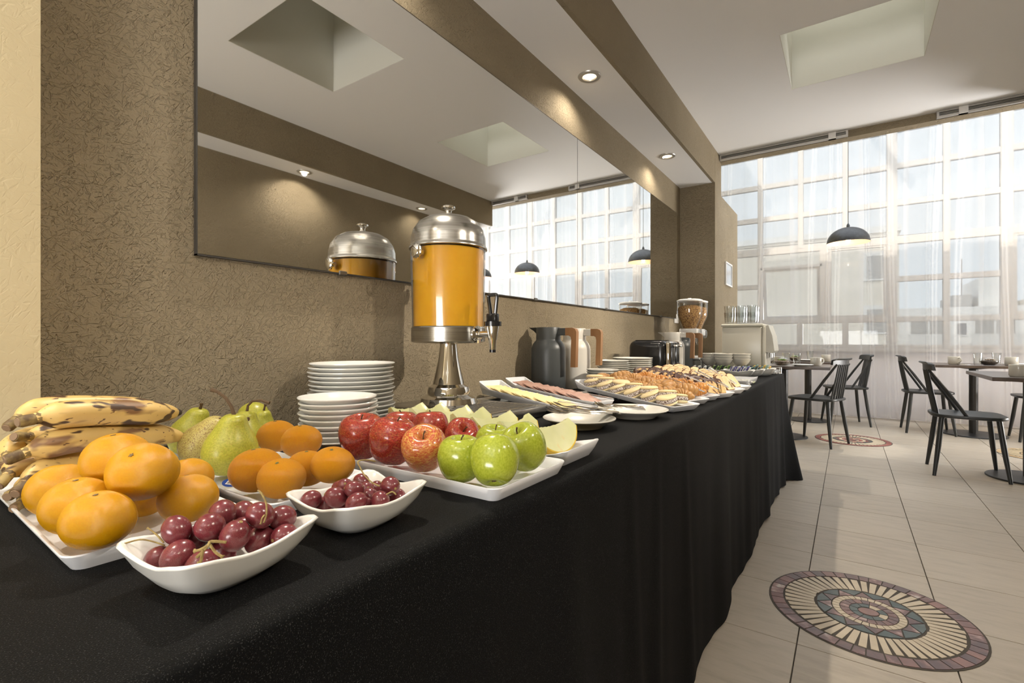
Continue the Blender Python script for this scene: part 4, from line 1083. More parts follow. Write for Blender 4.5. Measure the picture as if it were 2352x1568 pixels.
MB().lathe([(0.0, 0.034), (0.088, 0.034), (0.091, 0.040), (0.086, 0.056), (0.070, 0.064), (0.066, 0.066), (0.066, 0.078), (0.062, 0.090), (0.052, 0.096), (0.049, 0.098), (0.048, 0.104), (0.040, 0.135), (0.031, 0.180), (0.027, 0.215), (0.027, 0.222), (0.055, 0.226), (0.075, 0.232), (0.0, 0.232)], 48).build('pedestal', m_chrome, t, ang=30)
MB().lathe([(0.0, 0.222), (0.105, 0.226), (0.1145, 0.230), (0.1145, 0.272), (0.112, 0.275), (0.0, 0.275)], 64).build('base_band', m_steel, t, ang=30)
MB().lathe([(0.1075, 0.276), (0.1105, 0.505), (0.1105, 0.511), (0.0, 0.512)], 64).build('juice', m_juice, t, ang=30)
MB().lathe([(0.1112, 0.270), (0.1165, 0.525)], 64, cap=False).build('tank', m_canister, t, ang=60)
MB().lathe([(0.1165, 0.514), (0.1215, 0.515), (0.1215, 0.520), (0.1185, 0.523), (0.117, 0.528), (0.116, 0.55), (0.109, 0.575), (0.093, 0.598), (0.068, 0.613), (0.034, 0.621), (0.0, 0.622)], 64).build('lid', m_steel, t, ang=45)
MB().lathe([(0.0, 0.618), (0.015, 0.620), (0.010, 0.626), (0.0095, 0.636), (0.014, 0.642), (0.021, 0.645), (0.021, 0.650), (0.016, 0.653), (0.0, 0.654)], 24).build('lid_knob', m_chrome, t)
for s_ in (-1, 1):
    Mx = Matrix.Translation((0, s_ * 0.114, 0.492)) @ Matrix.Rotation(-s_ * PI / 2, 4, 'X')
    f = MB().lathe([(0.0, 0.0), (0.008, 0.0), (0.008, 0.016), (0.018, 0.018), (0.021, 0.021), (0.021, 0.025), (0.017, 0.028), (0.0, 0.028)], 24, M=Mx, mod=lambda a, r, z: 1 + (0.07 * math.cos(12 * a) if r > 0.017 else 0)).build('clasp', m_chrome, t)
tap = MB().lathe([(0.0, 0.0), (0.026, 0.0), (0.026, 0.006), (0.018, 0.012), (0.010, 0.014), (0.009, 0.05), (0.0, 0.05)], 24, M=Matrix.Translation((0.111, 0, 0.251)) @ Matrix.Rotation(PI / 2, 4, 'Y')).build('tap', m_chrome, t)
MB().lathe([(0.0, 0.206), (0.010, 0.206), (0.012, 0.232), (0.0195, 0.272), (0.019, 0.276), (0.0, 0.276)], 20, M=Matrix.Translation((0.172, 0, 0))).build('spout', m_chrome, tap)
MB().cyl((0.172, 0, 0.198), 0.0095, 0.02, 16).build('spout_tip', m_blackp, tap)
hb = MB().cyl((0.172, 0, 0.275), 0.026, 0.013, 20)
hb.rbox(0.155, 0.189, -0.011, 0.011, 0.286, 0.312, 0.004, 2)
hb.tube(cr([(0.165, 0, 0.306), (0.162, 0, 0.33), (0.157, 0, 0.358), (0.160, 0, 0.366), (0.184, 0, 0.366), (0.187, 0, 0.358), (0.184, 0, 0.33), (0.181, 0, 0.306)], 4), 0.0056, 8)
hb.build('tap_handle', m_blackp, tap)

# ------------------------------------------------------------------ jugs
m_jgrey = M('slate grey lacquer', (0.062, 0.068, 0.070), 0.38)
m_jwhite = M('off white lacquer', (0.70, 0.67, 0.61), 0.34)
m_wood = NM('oiled beech', [(0.35, (0.27, 0.13, 0.05)), (0.65, (0.36, 0.19, 0.08))], 20, 0.45, 3, vs=(1, 1, 0.12))
def jug(x, y, mat, lab, s_=1.0):
    t = thing('thermos_jug', lab, 'jug', (x, y, T0 + 0.0005), 0.0); t.scale = (s_,) * 3
    MB().lathe([(0.0, 0.0), (0.074, 0.0), (0.078, 0.004), (0.079, 0.06), (0.079, 0.19), (0.077, 0.203), (0.070, 0.220), (0.061, 0.231), (0.057, 0.236), (0.0565, 0.242), (0.056, 0.29), (0.054, 0.294), (0.0, 0.294)], 48).build('body', mat, t, ang=50)
    MB().loops([[(-0.050, 0.026, 0.294), (-0.050, -0.026, 0.294), (-0.051, 0, 0.252)], [(-0.086, 0.009, 0.294), (-0.086, -0.009, 0.294), (-0.080, 0, 0.279)], [(-0.104, 0.002, 0.2945), (-0.104, -0.002, 0.2945), (-0.102, 0, 0.291)]]).build('spout', mat, t, ang=0)
    MB().rbox(0.050, 0.094, -0.011, 0.011, 0.257, 0.290, 0.002, 1).build('collar', mat, t)
    h = MB(); pth = [(0.093, 0.2905), (0.128, 0.2905), (0.142, 0.285), (0.148, 0.272), (0.144, 0.115), (0.119, 0.115), (0.123, 0.235), (0.120, 0.250), (0.110, 0.256), (0.093, 0.256)]
    h.prism([(a, c_) for a, c_ in pth], -0.012, 0.012, Matrix.Rotation(PI / 2, 4, 'X'))
    h.build('handle', m_wood, t, ang=30)
jug(-1.135, 1.95, m_jgrey, 'slate grey thermos jug with a wooden handle, nearest of the jugs')
jug(-1.125, 2.19, m_jwhite, 'off-white thermos jug with wooden handle beside the nearest grey jug')
jug(-1.01, 3.455, m_jwhite, 'off-white thermos jug with wooden handle behind the toaster')
jug(-1.005, 3.655, m_jgrey, 'grey thermos jug behind the farther white jug')

# ------------------------------------------------------------------ toaster
t = thing('toaster', 'glossy black four-slice toaster with steel end beside the bread trays', 'toaster', (-1.0, 3.03, T0))
MB().rbox(-0.135, 0.105, -0.105, 0.105, 0.012, 0.238, 0.045, 5).build('shell', m_blackp, t, ang=60)
MB().rbox(0.098, 0.128, -0.098, 0.098, 0.015, 0.232, 0.014, 3).build('end_panel', m_chrome, t)
for y in (-0.048, 0.048):
    MB().rbox(0.126, 0.132, y - 0.036, y + 0.036, 0.08, 0.222, 0.005, 2).build('lever_panel', m_blackp, t)
    MB().rbox(0.132, 0.158, y - 0.017, y + 0.017, 0.196, 0.212, 0.005, 2).build('lever', m_chrome, t)
    for z in (0.052, 0.088):
        MB().lathe([(0, 0), (0.014, 0), (0.013, 0.012), (0, 0.012)], 16, M=Matrix.Translation((0.130, y, z)) @ Matrix.Rotation(PI / 2, 4, 'Y')).build('dial', m_chrome, t)
    for q in (-0.02, 0.022):
        MB().box(-0.095, 0.07, y + q - 0.009, y + q + 0.009, 0.2372, 0.239).build('slot', m_dark, t, ang=0)
MB().rbox(-0.12, 0.09, -0.09, 0.09, 0.0, 0.014, 0.003, 1).build('foot_plate', m_dark, t)

# ------------------------------------------------------------------ cheese and ham trays, tilted towards the guests
def long_tray(x, y, L, W, rot, tilt, lab, ends=(0.020, 0.024)):
    """origin at the near left corner; runs along -X after rotation"""
    R = Matrix.Translation((x, y, T0 + 0.002)) @ Matrix.Rotation(-rot, 4, 'Z') @ Matrix.Rotation(tilt, 4, 'Y')
    o = place('serving_tray', tray_mesh(L / 2, W / 2, ends[1], 0.012, 0.012, ends[0], 0.15), None)
    o.matrix_world = R @ Matrix.Translation((-L / 2, W / 2, 0))
    tag(o, lab, 'tray')
    return R
m_cheese = NM('pale yellow cheese', [(0.3, (0.70, 0.56, 0.24)), (0.7, (0.76, 0.63, 0.32))], 16, 0.4, 2)
m_ham = NM('pink ham', [(0.3, (0.36, 0.195, 0.145)), (0.7, (0.46, 0.285, 0.22))], 40, 0.35, 3, **{'Subsurface Weight': 0.1, 'Subsurface Radius': (0.01, 0.004, 0.004), 'Subsurface Scale': 0.3})
def slice_mesh(name, mat, sx, sy, seed, wav):
    rg = random.Random(seed); n = 8; vs, fs = [], []
    ph = rg.uniform(0, 6)
    for s2 in (0, 1):
        for i in range(n + 1):
            for j in range(n + 1):
                u, v = i / n - 0.5, j / n - 0.5
                z = wav * (math.sin(v * 9 + ph) * 0.6 + math.sin(v * 17 + ph * 2) * 0.4) * (u + 0.7)
                vs.append((u * sx, v * sy * (1 + 0.05 * math.sin(u * 8 + ph)), z + s2 * 0.002))
    N_ = (n + 1) ** 2
    for i in range(n):
        for j in range(n):
            a = i * (n + 1) + j
            fs.append((a, a + 1, a + n + 2, a + n + 1)); fs.append((N_ + a, N_ + a + n + 1, N_ + a + n + 2, N_ + a + 1))
    for k in range(n):
        for a, b_ in ((k, k + 1), ((n * (n + 1) + k + 1), n * (n + 1) + k), ((k + 1) * (n + 1), k * (n + 1)), (k * (n + 1) + n, (k + 1) * (n + 1) + n)):
            fs.append((a, a + N_, b_ + N_, b_))
    return MB().add(vs, fs).mesh(name, mat, 60)
Rc = long_tray(-0.665, 1.292, 0.485, 0.108, 0.27, 0.075, 'white tilted tray of cheese slices next to the drip box')
Rh = long_tray(-0.688, 1.482, 0.475, 0.108, 0.27, 0.078, 'white tilted tray of ham slices behind the cheese tray')
ch = [slice_mesh('cheese_slice', m_cheese, 0.075, 0.074, k, 0.0028) for k in range(3)]
for k in range(13):
    o = place('cheese_slice', ch[k % 3], None)
    o.matrix_world = Rc @ Matrix.Translation((-0.078 - 0.029 * k, 0.054 + (0.004 if k % 2 else -0.003), 0.0205)) @ Matrix.Rotation(0.20, 4, 'Y') @ Matrix.Rotation((k % 3 - 1) * 0.07, 4, 'Z')
    tag(o, 'cheese slice at the near end of the cheese tray, on top' if k == 0 else 'cheese slice at the wall end of the cheese tray' if k == 12 else 'pale cheese slice, ' + ORD[k] + ' from the near end of the cheese tray', 'cheese', 'overlapping cheese slices')
hm = [slice_mesh('ham_slice', m_ham, 0.085, 0.082, k + 20, 0.0042) for k in range(3)]
for k in range(12):
    o = place('ham_slice', hm[k % 3], None)
    o.matrix_world = Rh @ Matrix.Translation((-0.078 - 0.029 * k, 0.054 + (0.003 if k % 2 else -0.004), 0.0235)) @ Matrix.Rotation(0.22, 4, 'Y') @ Matrix.Rotation((k % 3 - 1) * 0.1, 4, 'Z')
    tag(o, 'ham slice at the near end of the ham tray, under the tongs' if k == 0 else 'ham slice at the wall end of the ham tray' if k == 11 else 'pink ham slice, ' + ORD[k] + ' from the near end of the ham tray', 'ham', 'overlapping ham slices')

# acrylic risers that hold up the back of the trays
for (x, y, w_, d_, h_, lab) in ((-1.10, 1.47, 0.06, 0.26, 0.020, 'clear riser under the back of the cheese and ham trays'), (-0.86, 1.86, 0.05, 0.30, 0.030, 'clear riser under the back of the cookie and croissant trays')):
    tag(MB().rbox(x - w_ / 2, x + w_ / 2, y - d_ / 2, y + d_ / 2, T0 + 0.001, T0 + h_, 0.003, 1).build('riser', M('smoky acrylic', (0.25, 0.26, 0.25), 0.1), ang=0), lab, 'riser')

# ------------------------------------------------------------------ cutlery
def fork_mesh(L=0.19):
    mb = MB(); zt = 0.016
    # handle, neck, bowl as a ribbon with thickness
    sec = [(0.0, 0.0095, 0.006), (0.008, 0.0105, 0.006), (0.03, 0.0085, 0.0045), (0.07, 0.0055, 0.004), (0.105, 0.0036, 0.006), (0.122, 0.0045, 0.0075), (0.132, 0.0105, 0.0055), (0.145, 0.0125, 0.0035)]
    r = [[(x, -w_, z - 0.0013), (x, w_, z - 0.0013), (x, w_ * 0.8, z + 0.0013), (x, -w_ * 0.8, z + 0.0013)] for x, w_, z in sec]
    mb.loops(r, True, True)
    for k in range(4):
        y = -0.0098 + k * 0.00653
        rr = [[(x, y - w_, z - 0.0009), (x, y + w_, z - 0.0009), (x, y + w_, z + 0.0009), (x, y - w_, z + 0.0009)] for x, w_, z in ((0.143, 0.0024, 0.0037), (0.160, 0.0019, 0.0035), (0.178, 0.0016, 0.007), (0.192, 0.0009, 0.013))]
        mb.loops(rr, True, True)
    return mb.mesh('fork', m_cutlery, 40)
def spoon_mesh():
    mb = MB()
    sec = [(0.0, 0.0075, 0.005), (0.006, 0.009, 0.005), (0.03, 0.0065, 0.004), (0.06, 0.0045, 0.004), (0.085, 0.0033, 0.006), (0.096, 0.0042, 0.0062)]
    mb.loops([[(x, -w_, z - 0.0012), (x, w_, z - 0.0012), (x, w_ * 0.8, z + 0.0012), (x, -w_ * 0.8, z + 0.0012)] for x, w_, z in sec], True, True)
    L = []
    for k in range(9):
        u = k / 8; x = 0.094 + 0.05 * u; w_ = 0.0145 * math.sin(PI * min(0.985, 0.12 + 0.87 * u)) ** 0.7
        L.append([(x, w_ * a, 0.0062 - 0.0055 * math.sin(PI * u) * (1 - a * a) + dz) for a, dz in ((-1, 0), (-0.5, 0), (0, 0), (0.5, 0), (1, 0), (0.5, 0.0011), (0, 0.0011), (-0.5, 0.0011))])
    mb.loops(L, True, True)
    return mb.mesh('spoon', m_cutlery, 60)
fk, sp = fork_mesh(), spoon_mesh()
pl = plate_mesh(0.098, 0.024, m_cream)
tag(place('cutlery_plate', pl, None, (-0.600, 1.195, T0 + 0.0005)), 'beige plate with a pile of dinner forks behind the melon', 'plate')
tag(place('cutlery_plate', plate_mesh(0.106, 0.024, m_cream), None, (-0.545, 1.447, T0 + 0.0005)), 'beige plate of small forks below the ham and cookie trays', 'plate')
dirn = math.atan2(0.228, 0.19)
FK = [(-0.10, 0.0, 0.0), (-0.095, 0.014, 0.10), (-0.105, -0.012, -0.12), (-0.09, 0.004, 0.06), (-0.11, -0.02, -0.05), (-0.098, 0.026, 0.18)]
for k, (a, s_, dr) in enumerate(FK):
    an = dirn + PI + dr
    hx, hy = -0.600 + math.cos(dirn) * 0.105 - math.sin(dirn) * s_, 1.195 + math.sin(dirn) * 0.105 + math.cos(dirn) * s_
    o = place('fork', fk, None, (hx + 0.02 * (k % 3 - 1) * 0.5, hy, T0 + 0.025 + 0.004 * (k // 2) + 0.0015 * (k % 2)), (0, -0.06 - 0.03 * (k % 3), an))
    tag(o, ['steel dinner fork at the bottom of the fork pile', 'steel dinner fork lying farthest toward the small forks', 'steel dinner fork with its tines nearest the melon', 'steel dinner fork crossing the middle of the pile', 'steel dinner fork sticking out over the plate toward the cloth', 'topmost steel dinner fork with tines raised toward the cheese'][k], 'fork', 'dinner forks piled on the plate')
for k in range(6):
    an = dirn + PI + 0.12 * (k - 2.5) - 0.15
    o = dup_o = place('dessert_fork', fk, None, (-0.520 + 0.011 * (k - 2.5) * -0.6, 1.462 + 0.013 * (k - 2.5) * 0.6, T0 + 0.019 + 0.003 * (k % 3)), (0, -0.07, an)); o.scale = (0.78, 0.85, 1.0)
    tag(o, 'small steel fork on the farther beige plate, ' + ORD[k] + ' counted from the cloth edge', 'fork', 'small forks on the farther plate')
def tongs(p0, p1, z0, z1, spread, lab, wv=0.0035):
    """two spring arms from the bent end p0 to the tips p1"""
    a, b_ = Vector((p0[0], p0[1], T0 + z0)), Vector((p1[0], p1[1], T0 + z1))
    d_ = (b_ - a); L = d_.length; d_.normalize()
    s_ = Vector((-d_.y, d_.x, 0)).normalized()
    t = thing('tongs', lab, 'tongs', tuple(a))
    for sg in (-1, 1):
        P = [s_ * sg * 0.0045, d_ * L * 0.12 + s_ * sg * (0.006 + spread * 0.25), d_ * L * 0.5 + s_ * sg * spread * 0.8, d_ * L * 0.85 + s_ * sg * spread, d_ * L + s_ * sg * spread * 0.9]
        MB().tube(cr([tuple(p) for p in P], 4), [wv] * 14 + [wv * 1.3, wv * 1.5, wv * 1.2], 6, flat=0.4).build('arm', m_cutlery, t)
    P = [s_ * -0.0045, d_ * -0.008 - s_ * 0.003, d_ * -0.010, d_ * -0.008 + s_ * 0.003, s_ * 0.0045]
    MB().tube(cr([tuple(p) for p in P], 3), wv, 6, flat=0.5).build('spring_bend', m_cutlery, t)
def tp(px, py, dz): 
    u = (px - 1176) / 1125; v = (784 - py) / 1125; tt = (T0 + dz - 1) / v
    s_, c_ = math.sin(YAW), math.cos(YAW)
    return (tt * (-s_ + u * c_), tt * (c_ + u * s_))
tongs(tp(1360, 932, .031), tp(1282, 921, .042), .031, .042, 0.008, 'slim dark tongs lying in the cheese tray', 0.0022)
tongs(tp(1404, 914, .034), tp(1292, 893, .052), .034, .052, 0.010, 'slim steel tongs across the ham slices', 0.0022)
tongs(tp(1418, 917, .012), tp(1345, 884, .035), .012, .035, 0.006, 'steel tongs lying between the ham tray and the cookie tray', 0.0022)

# ------------------------------------------------------------------ bakery trays
m_bcook = NM('pale shortbread', [(0.3, (0.66, 0.52, 0.28)), (0.7, (0.74, 0.61, 0.36))], 22, 0.6, 3)
m_coco = NM('caramel edge rolled in coconut', [(0.42, (0.10, 0.055, 0.035)), (0.5, (0.34, 0.26, 0.22)), (0.56, (0.70, 0.66, 0.62))], 330, 0.7, 3, bmp=(420, 0.8, 0.002))
m_crois = NM('baked croissant crust', [(0.3, (0.36, 0.17, 0.05)), (0.7, (0.52, 0.29, 0.10))], 22, 0.42, 4)
m_crois2 = NM('glazed croissant crust', [(0.3, (0.44, 0.17, 0.03)), (0.7, (0.58, 0.28, 0.07))], 22, 0.2, 4, **{'Coat Weight': 0.5, 'Coat Roughness': 0.1})
m_cakey = NM('marble cake crumb', [(0.42, (0.075, 0.030, 0.017)), (0.46, (0.12, 0.05, 0.025)), (0.49, (0.52, 0.33, 0.13)), (0.7, (0.60, 0.42, 0.19))], 26, 0.75, 3, 0.7, bmp=(160, 0.4, 0.002))
m_choc = NM('chocolate glaze', [(0.4, (0.050, 0.020, 0.012)), (0.7, (0.10, 0.042, 0.025))], 40, 0.4, 3)
m_crust = NM('brown cake crust', [(0.3, (0.17, 0.075, 0.028)), (0.7, (0.27, 0.13, 0.05))], 30, 0.6, 3)
m_crumb = NM('vanilla cake crumb', [(0.3, (0.60, 0.42, 0.22)), (0.7, (0.70, 0.54, 0.32))], 60, 0.8, 3, bmp=(200, 0.4, 0.002))
ROT = 0.36
def bake_tray(x, y, L, W, lab, tilt=0.095): return long_tray(x, y, L, W, ROT, tilt, lab, (0.014, 0.017))
Rk = bake_tray(-0.459, 1.568, 0.47, 0.150, 'white tilted tray of coconut-edged sandwich cookies, first of the bakery trays')
R1 = bake_tray(-0.468, 1.745, 0.47, 0.150, 'white tilted tray of plain croissants next to the cookies')
R2 = bake_tray(-0.452, 1.912, 0.46, 0.125, 'white tilted tray of glazed croissants between plain croissants and marble cake')
R3 = bake_tray(-0.425, 2.060, 0.45, 0.125, 'white tilted tray of marble cake slices')
R4 = bake_tray(-0.420, 2.225, 0.43, 0.140, 'white tilted tray of pale pound cake slices', 0.10)
R5 = bake_tray(-0.420, 2.395, 0.42, 0.140, 'white tilted tray of toast slices, last of the bakery trays', 0.10)
cd = MB().lathe(cr([(0.0, 0.0), (0.028, 0.0005), (0.0335, 0.004), (0.0335, 0.006), (0.029, 0.0095), (0.015, 0.011), (0.0, 0.0112)], 2), 28).mesh('cookie_half', m_bcook, 60)
ce = MB().lathe([(0.0, 0.0), (0.032, 0.0), (0.0345, 0.003), (0.0345, 0.010), (0.032, 0.013), (0.0, 0.013)], 28).mesh('filling', m_coco, 60)
def cookie(R, u, v, z, rx, ry, lab):
    t = thing('sandwich_cookie', lab, 'cookie', group='sandwich cookies on the first bakery tray')
    t.matrix_world = R @ Matrix.Translation((u, v, z)) @ Matrix.Rotation(rx, 4, 'X') @ Matrix.Rotation(ry, 4, 'Y')
    place('cookie_half', cd, t, (0, 0, 0.009), (PI, 0, 0)); place('filling', ce, t, (0, 0, 0.0075)); place('cookie_half', cd, t, (0, 0, 0.019))
nk = 0
for i in range(6):
    for j, v in enumerate((0.050, 0.078, 0.104)):
        u = -0.056 - i * 0.070 - (0.03 if j == 1 else 0.0) + rg.uniform(-0.006, 0.006)
        ry = (-0.22 if j != 1 else -0.08) + rg.uniform(-0.12, 0.12)
        lab = 'sandwich cookie in the front row of the cookie tray, ' + ['nearest the tray end', 'second from the tray end', 'third from the tray end', 'fourth from the tray end', 'fifth from the tray end', 'leaning at the wall end'][i] if j == 0 else 'sandwich cookie in the middle row of the cookie tray, ' + ORD[i] + ' from the open end' if j == 1 else 'sandwich cookie in the back row beside the croissants, ' + ORD[i] + ' from the open end'
        cookie(Rk, u, v, 0.010 + (0.016 if j == 1 else 0.005), (0.25 if j == 0 else -0.05) + rg.uniform(-0.12, 0.12), ry, lab)
def croissant_mesh(mat, seed):
    rg = random.Random(seed); n = 56; P, R = [], []
    for k in range(n + 1):
        u = k / n; a = -1.5 + 3.0 * u
        P.append((0.040 * math.sin(a), -0.034 * math.cos(a) + 0.02, 0))
        e = math.sin(PI * (0.06 + 0.88 * u)) ** 0.8
        seg = (u * 8) % 1
        R.append(0.0255 * e * (0.86 + 0.20 * math.sin(seg * PI) ** 0.6))
    mb = MB().tube(P, R, 12, up=(0, 0, 1))
    mb.v = [(x, y, z * 0.92 + 0.018) for x, y, z in mb.v]
    return mb.mesh('croissant', mat, 70)
c1, c2 = [croissant_mesh(m_crois, 1), croissant_mesh(m_crois2, 2)]
for Rr, me, lab, grp, n, sc in ((R1, c1, 'plain croissant', 'plain croissants', 13, 0.95), (R2, c2, 'shiny glazed croissant', 'glazed croissants', 11, 0.92)):
    W = 0.15 if Rr is R1 else 0.125
    for k in range(n):
        u = -0.052 - (k // 2) * 0.063 - (0.026 if k % 2 else 0); v = W * (0.30 if k % 2 == 0 else 0.68)
        o = place('croissant', me, None); o.matrix_world = Rr @ Matrix.Translation((u, v, 0.008 + (0.016 if k % 2 else 0.004))) @ Matrix.Rotation(1.35 + rg.uniform(-0.55, 0.55) + (PI if k % 3 == 0 else 0), 4, 'Z') @ Matrix.Rotation(rg.uniform(-0.15, 0.2), 4, 'X') @ Matrix.Scale(sc * rg.uniform(0.98, 1.15), 4)
        tag(o, lab + ', ' + ORD[k // 2] + ' from the open end, ' + ('near row' if k % 2 == 0 else 'far row'), 'croissant', grp)
def cake_slice(R, u, v, ang, lean, ms, lab, grp, name, w_=0.052, h_=0.058, th=0.015, top=None):
    t = thing(name, lab, 'cake' if name == 'cake_slice' else 'bread', group=grp)
    t.matrix_world = R @ Matrix.Translation((u, v, 0.006)) @ Matrix.Rotation(ang, 4, 'Z') @ Matrix.Rotation(lean, 4, 'Y')
    rr = ms['mesh']; place('crumb', rr[0], t); place('crust', rr[1], t)
    if len(rr) > 2: place('glaze', rr[2], t)
def slice_parts(crumb, crust, w_, h_, th, glaze=None):
    hw = w_ / 2
    prof = [(-hw * 0.86, 0), (hw * 0.86, 0), (hw, h_ * 0.72), (hw * 0.8, h_ * 0.92), (0, h_), (-hw * 0.8, h_ * 0.92), (-hw, h_ * 0.72)]
    RM = Matrix(((0, 0, 1, 0), (1, 0, 0, 0), (0, 1, 0, 0), (0, 0, 0, 1)))
    cm = MB().prism([(a * 0.965, b_ * 0.965 + 0.001) for a, b_ in prof], -th / 2, th / 2, RM).mesh('crumb', crumb, 30)
    k2 = MB(); L0 = [(a * 1.0, b_) for a, b_ in prof]; L1 = [(a * 0.955, b_ * 0.955 + 0.0012) for a, b_ in prof]
    k2.loops([[(x, y, z) for x, y in Q] for Q, z in ((L1, -th / 2 - 0.0002), (L0, -th / 2 + 0.0006), (L0, th / 2 - 0.0006), (L1, th / 2 + 0.0002))], False, False, RM)
    out = [cm, k2.mesh('crust', crust, 30)]
    if glaze:
        out.append(MB().prism([(hw * 1.01, h_ * 0.66), (hw * 0.84, h_ * 0.945), (0, h_ * 1.03), (-hw * 0.84, h_ * 0.945), (-hw * 1.01, h_ * 0.66), (-hw * 0.6, h_ * 0.84), (0, h_ * 0.93), (hw * 0.6, h_ * 0.84)], -th / 2 - 0.0006, th / 2 + 0.0006, RM).mesh('glaze', glaze, 30))
    return {'mesh': out}
ms1 = slice_parts(m_cakey, m_crust, 0.066, 0.068, 0.018, m_choc)
ms2 = slice_parts(m_crumb, m_crust, 0.070, 0.074, 0.017)
ms3 = slice_parts(m_crumb, m_crust, 0.080, 0.080, 0.013)
for k in range(22):
    r_, i = k % 2, k // 2
    cake_slice(R3, -0.045 - i * 0.036, 0.036 if r_ == 0 else 0.090, rg.uniform(-0.3, 0.3), -0.62 + rg.uniform(-0.15, 0.15), ms1, 'chocolate-glazed marble cake slice, ' + ORD[i] + ' from the open end, ' + ('near row' if r_ == 0 else 'far row'), 'marble cake slices', 'cake_slice')
for k in range(18):
    r_, i = k % 2, k // 2
    cake_slice(R4, -0.05 - i * 0.040, 0.040 if r_ == 0 else 0.102, rg.uniform(-0.25, 0.25), -0.6 + rg.uniform(-0.12, 0.12), ms2, 'pale pound cake slice, ' + ORD[i] + ' from the open end, ' + ('near row' if r_ == 0 else 'far row'), 'pound cake slices', 'cake_slice')
for k in range(14):
    r_, i = k % 2, k // 2
    cake_slice(R5, -0.05 - i * 0.05, 0.040 if r_ == 0 else 0.104, rg.uniform(-0.2, 0.2), -0.75 + rg.uniform(-0.1, 0.1), ms3, 'thin toast slice, ' + ORD[i] + ' from the open end, ' + ('near row' if r_ == 0 else 'far row'), 'toast slices', 'bread_slice')
tongs(tp(1611, 897, .046), tp(1532, 868, .085), .046, .085, 0.013, 'steel tongs resting across the glazed croissants')
tongs(tp(1645, 891, .046), tp(1570, 860, .095), .046, .095, 0.010, 'steel tongs resting on the marble cake')
tongs(tp(1668, 887, .046), tp(1600, 852, .100), .046, .100, 0.012, 'steel tongs resting on the pound cake slices')
tongs(tp(1686, 879, .046), tp(1626, 847, .100), .046, .100, 0.012, 'steel tongs lying over the toast slices')

# ------------------------------------------------------------------ sachet tray and tea dishes
t5 = tray(-0.62, -0.425, 2.80, 3.12, 0.024, 'white tray of butter and jam sachets near the buffet end', lift=0.004, rot=0.0)
m_foil = [NM('printed foil sachet', [(0.4, (0.62, 0.58, 0.50)), (0.55, (0.70, 0.68, 0.62)), (0.66, (0.30, 0.16, 0.10))], 70, 0.3, 3), NM('silver sachet', [(0.4, (0.55, 0.56, 0.55)), (0.7, (0.74, 0.74, 0.72))], 50, 0.25, 3), NM('olive sachet', [(0.4, (0.28, 0.30, 0.13)), (0.7, (0.60, 0.58, 0.45))], 60, 0.35, 3)]
sm = [MB().loops([[(x * s_, y * s_, z) for x, y in ((-0.028, -0.02), (0.028, -0.02), (0.028, 0.02), (-0.028, 0.02))] for s_, z in ((1, 0), (1, 0.001), (0.8, 0.006), (0.8, 0.0062))]).mesh('sachet', m, 0) for m in m_foil]
for k in range(16):
    o = place('sachet', sm[k % 3], None, (-0.59 + 0.034 * (k % 5), 2.84 + 0.075 * (k // 5) + rg.uniform(-0.01, 0.01), T0 + 0.0065 + 0.006 * (k % 2)), (rg.uniform(-0.2, 0.2), rg.uniform(-0.15, 0.3), rg.uniform(-0.7, 0.7)))
    tag(o, ['printed foil jam sachet lying on the sachet tray', 'silver butter sachet lying on the sachet tray', 'olive green sachet lying on the sachet tray'][k % 3], 'sachet', 'sachets on the tray, ' + ['printed', 'silver', 'olive'][k % 3])
def dish(x, y, L, W, lab, rot=0.0):
    o = place('tea_dish', boat_mesh(L / 2, W / 2, 0.045), None, (x, y, T0), rot)
    tag(o, lab, 'dish', None)
dish(-0.80, 3.30, 0.17, 0.115, 'small white dish holding white and black tea bags, nearest the toast')
dish(-0.70, 3.45, 0.17, 0.115, 'small white dish holding green tea bags')
dish(-0.575, 3.36, 0.18, 0.12, 'small white dish holding purple tea bags')
dish(-0.535, 3.50, 0.18, 0.12, 'small white dish holding teal tea bags')
dish(-0.49, 3.66, 0.18, 0.12, 'small white dish closest to the drink machine, yellow tea bags inside')
TB = {}
for nm, c_ in (('black', (0.02, 0.025, 0.025)), ('white', (0.62, 0.62, 0.58)), ('green', (0.18, 0.30, 0.07)), ('purple', (0.10, 0.09, 0.30)), ('teal', (0.16, 0.30, 0.29)), ('yellow', (0.62, 0.40, 0.06))):
    TB[nm] = MB().rbox(-0.0022, 0.0022, -0.031, 0.031, 0, 0.062, 0.001, 1).mesh('tea_bag', M(nm + ' paper sachet', c_, 0.5), 0)
for x, y, cols, n in ((-0.80, 3.30, ('black', 'white'), 14), (-0.70, 3.45, ('green', 'black'), 10), (-0.575, 3.36, ('purple', 'white'), 14), (-0.535, 3.50, ('teal', 'black'), 12), (-0.49, 3.66, ('yellow', 'teal'), 7)):
    for k in range(n):
        cn = cols[k % 2]
        o = place('tea_bag', TB[cn], None, (x - 0.055 + 0.11 * k / n, y, T0 + 0.012 + 0.006 * math.sin(k * 1.7)), (0, 0.42, 0.05 * math.sin(k)))
        tag(o, cn + ' paper tea bag standing in the dish of ' + ' and '.join(cols) + ' tea', 'tea bag', 'tea bags, ' + cn + ', in the ' + cols[0] + ' tea dish')

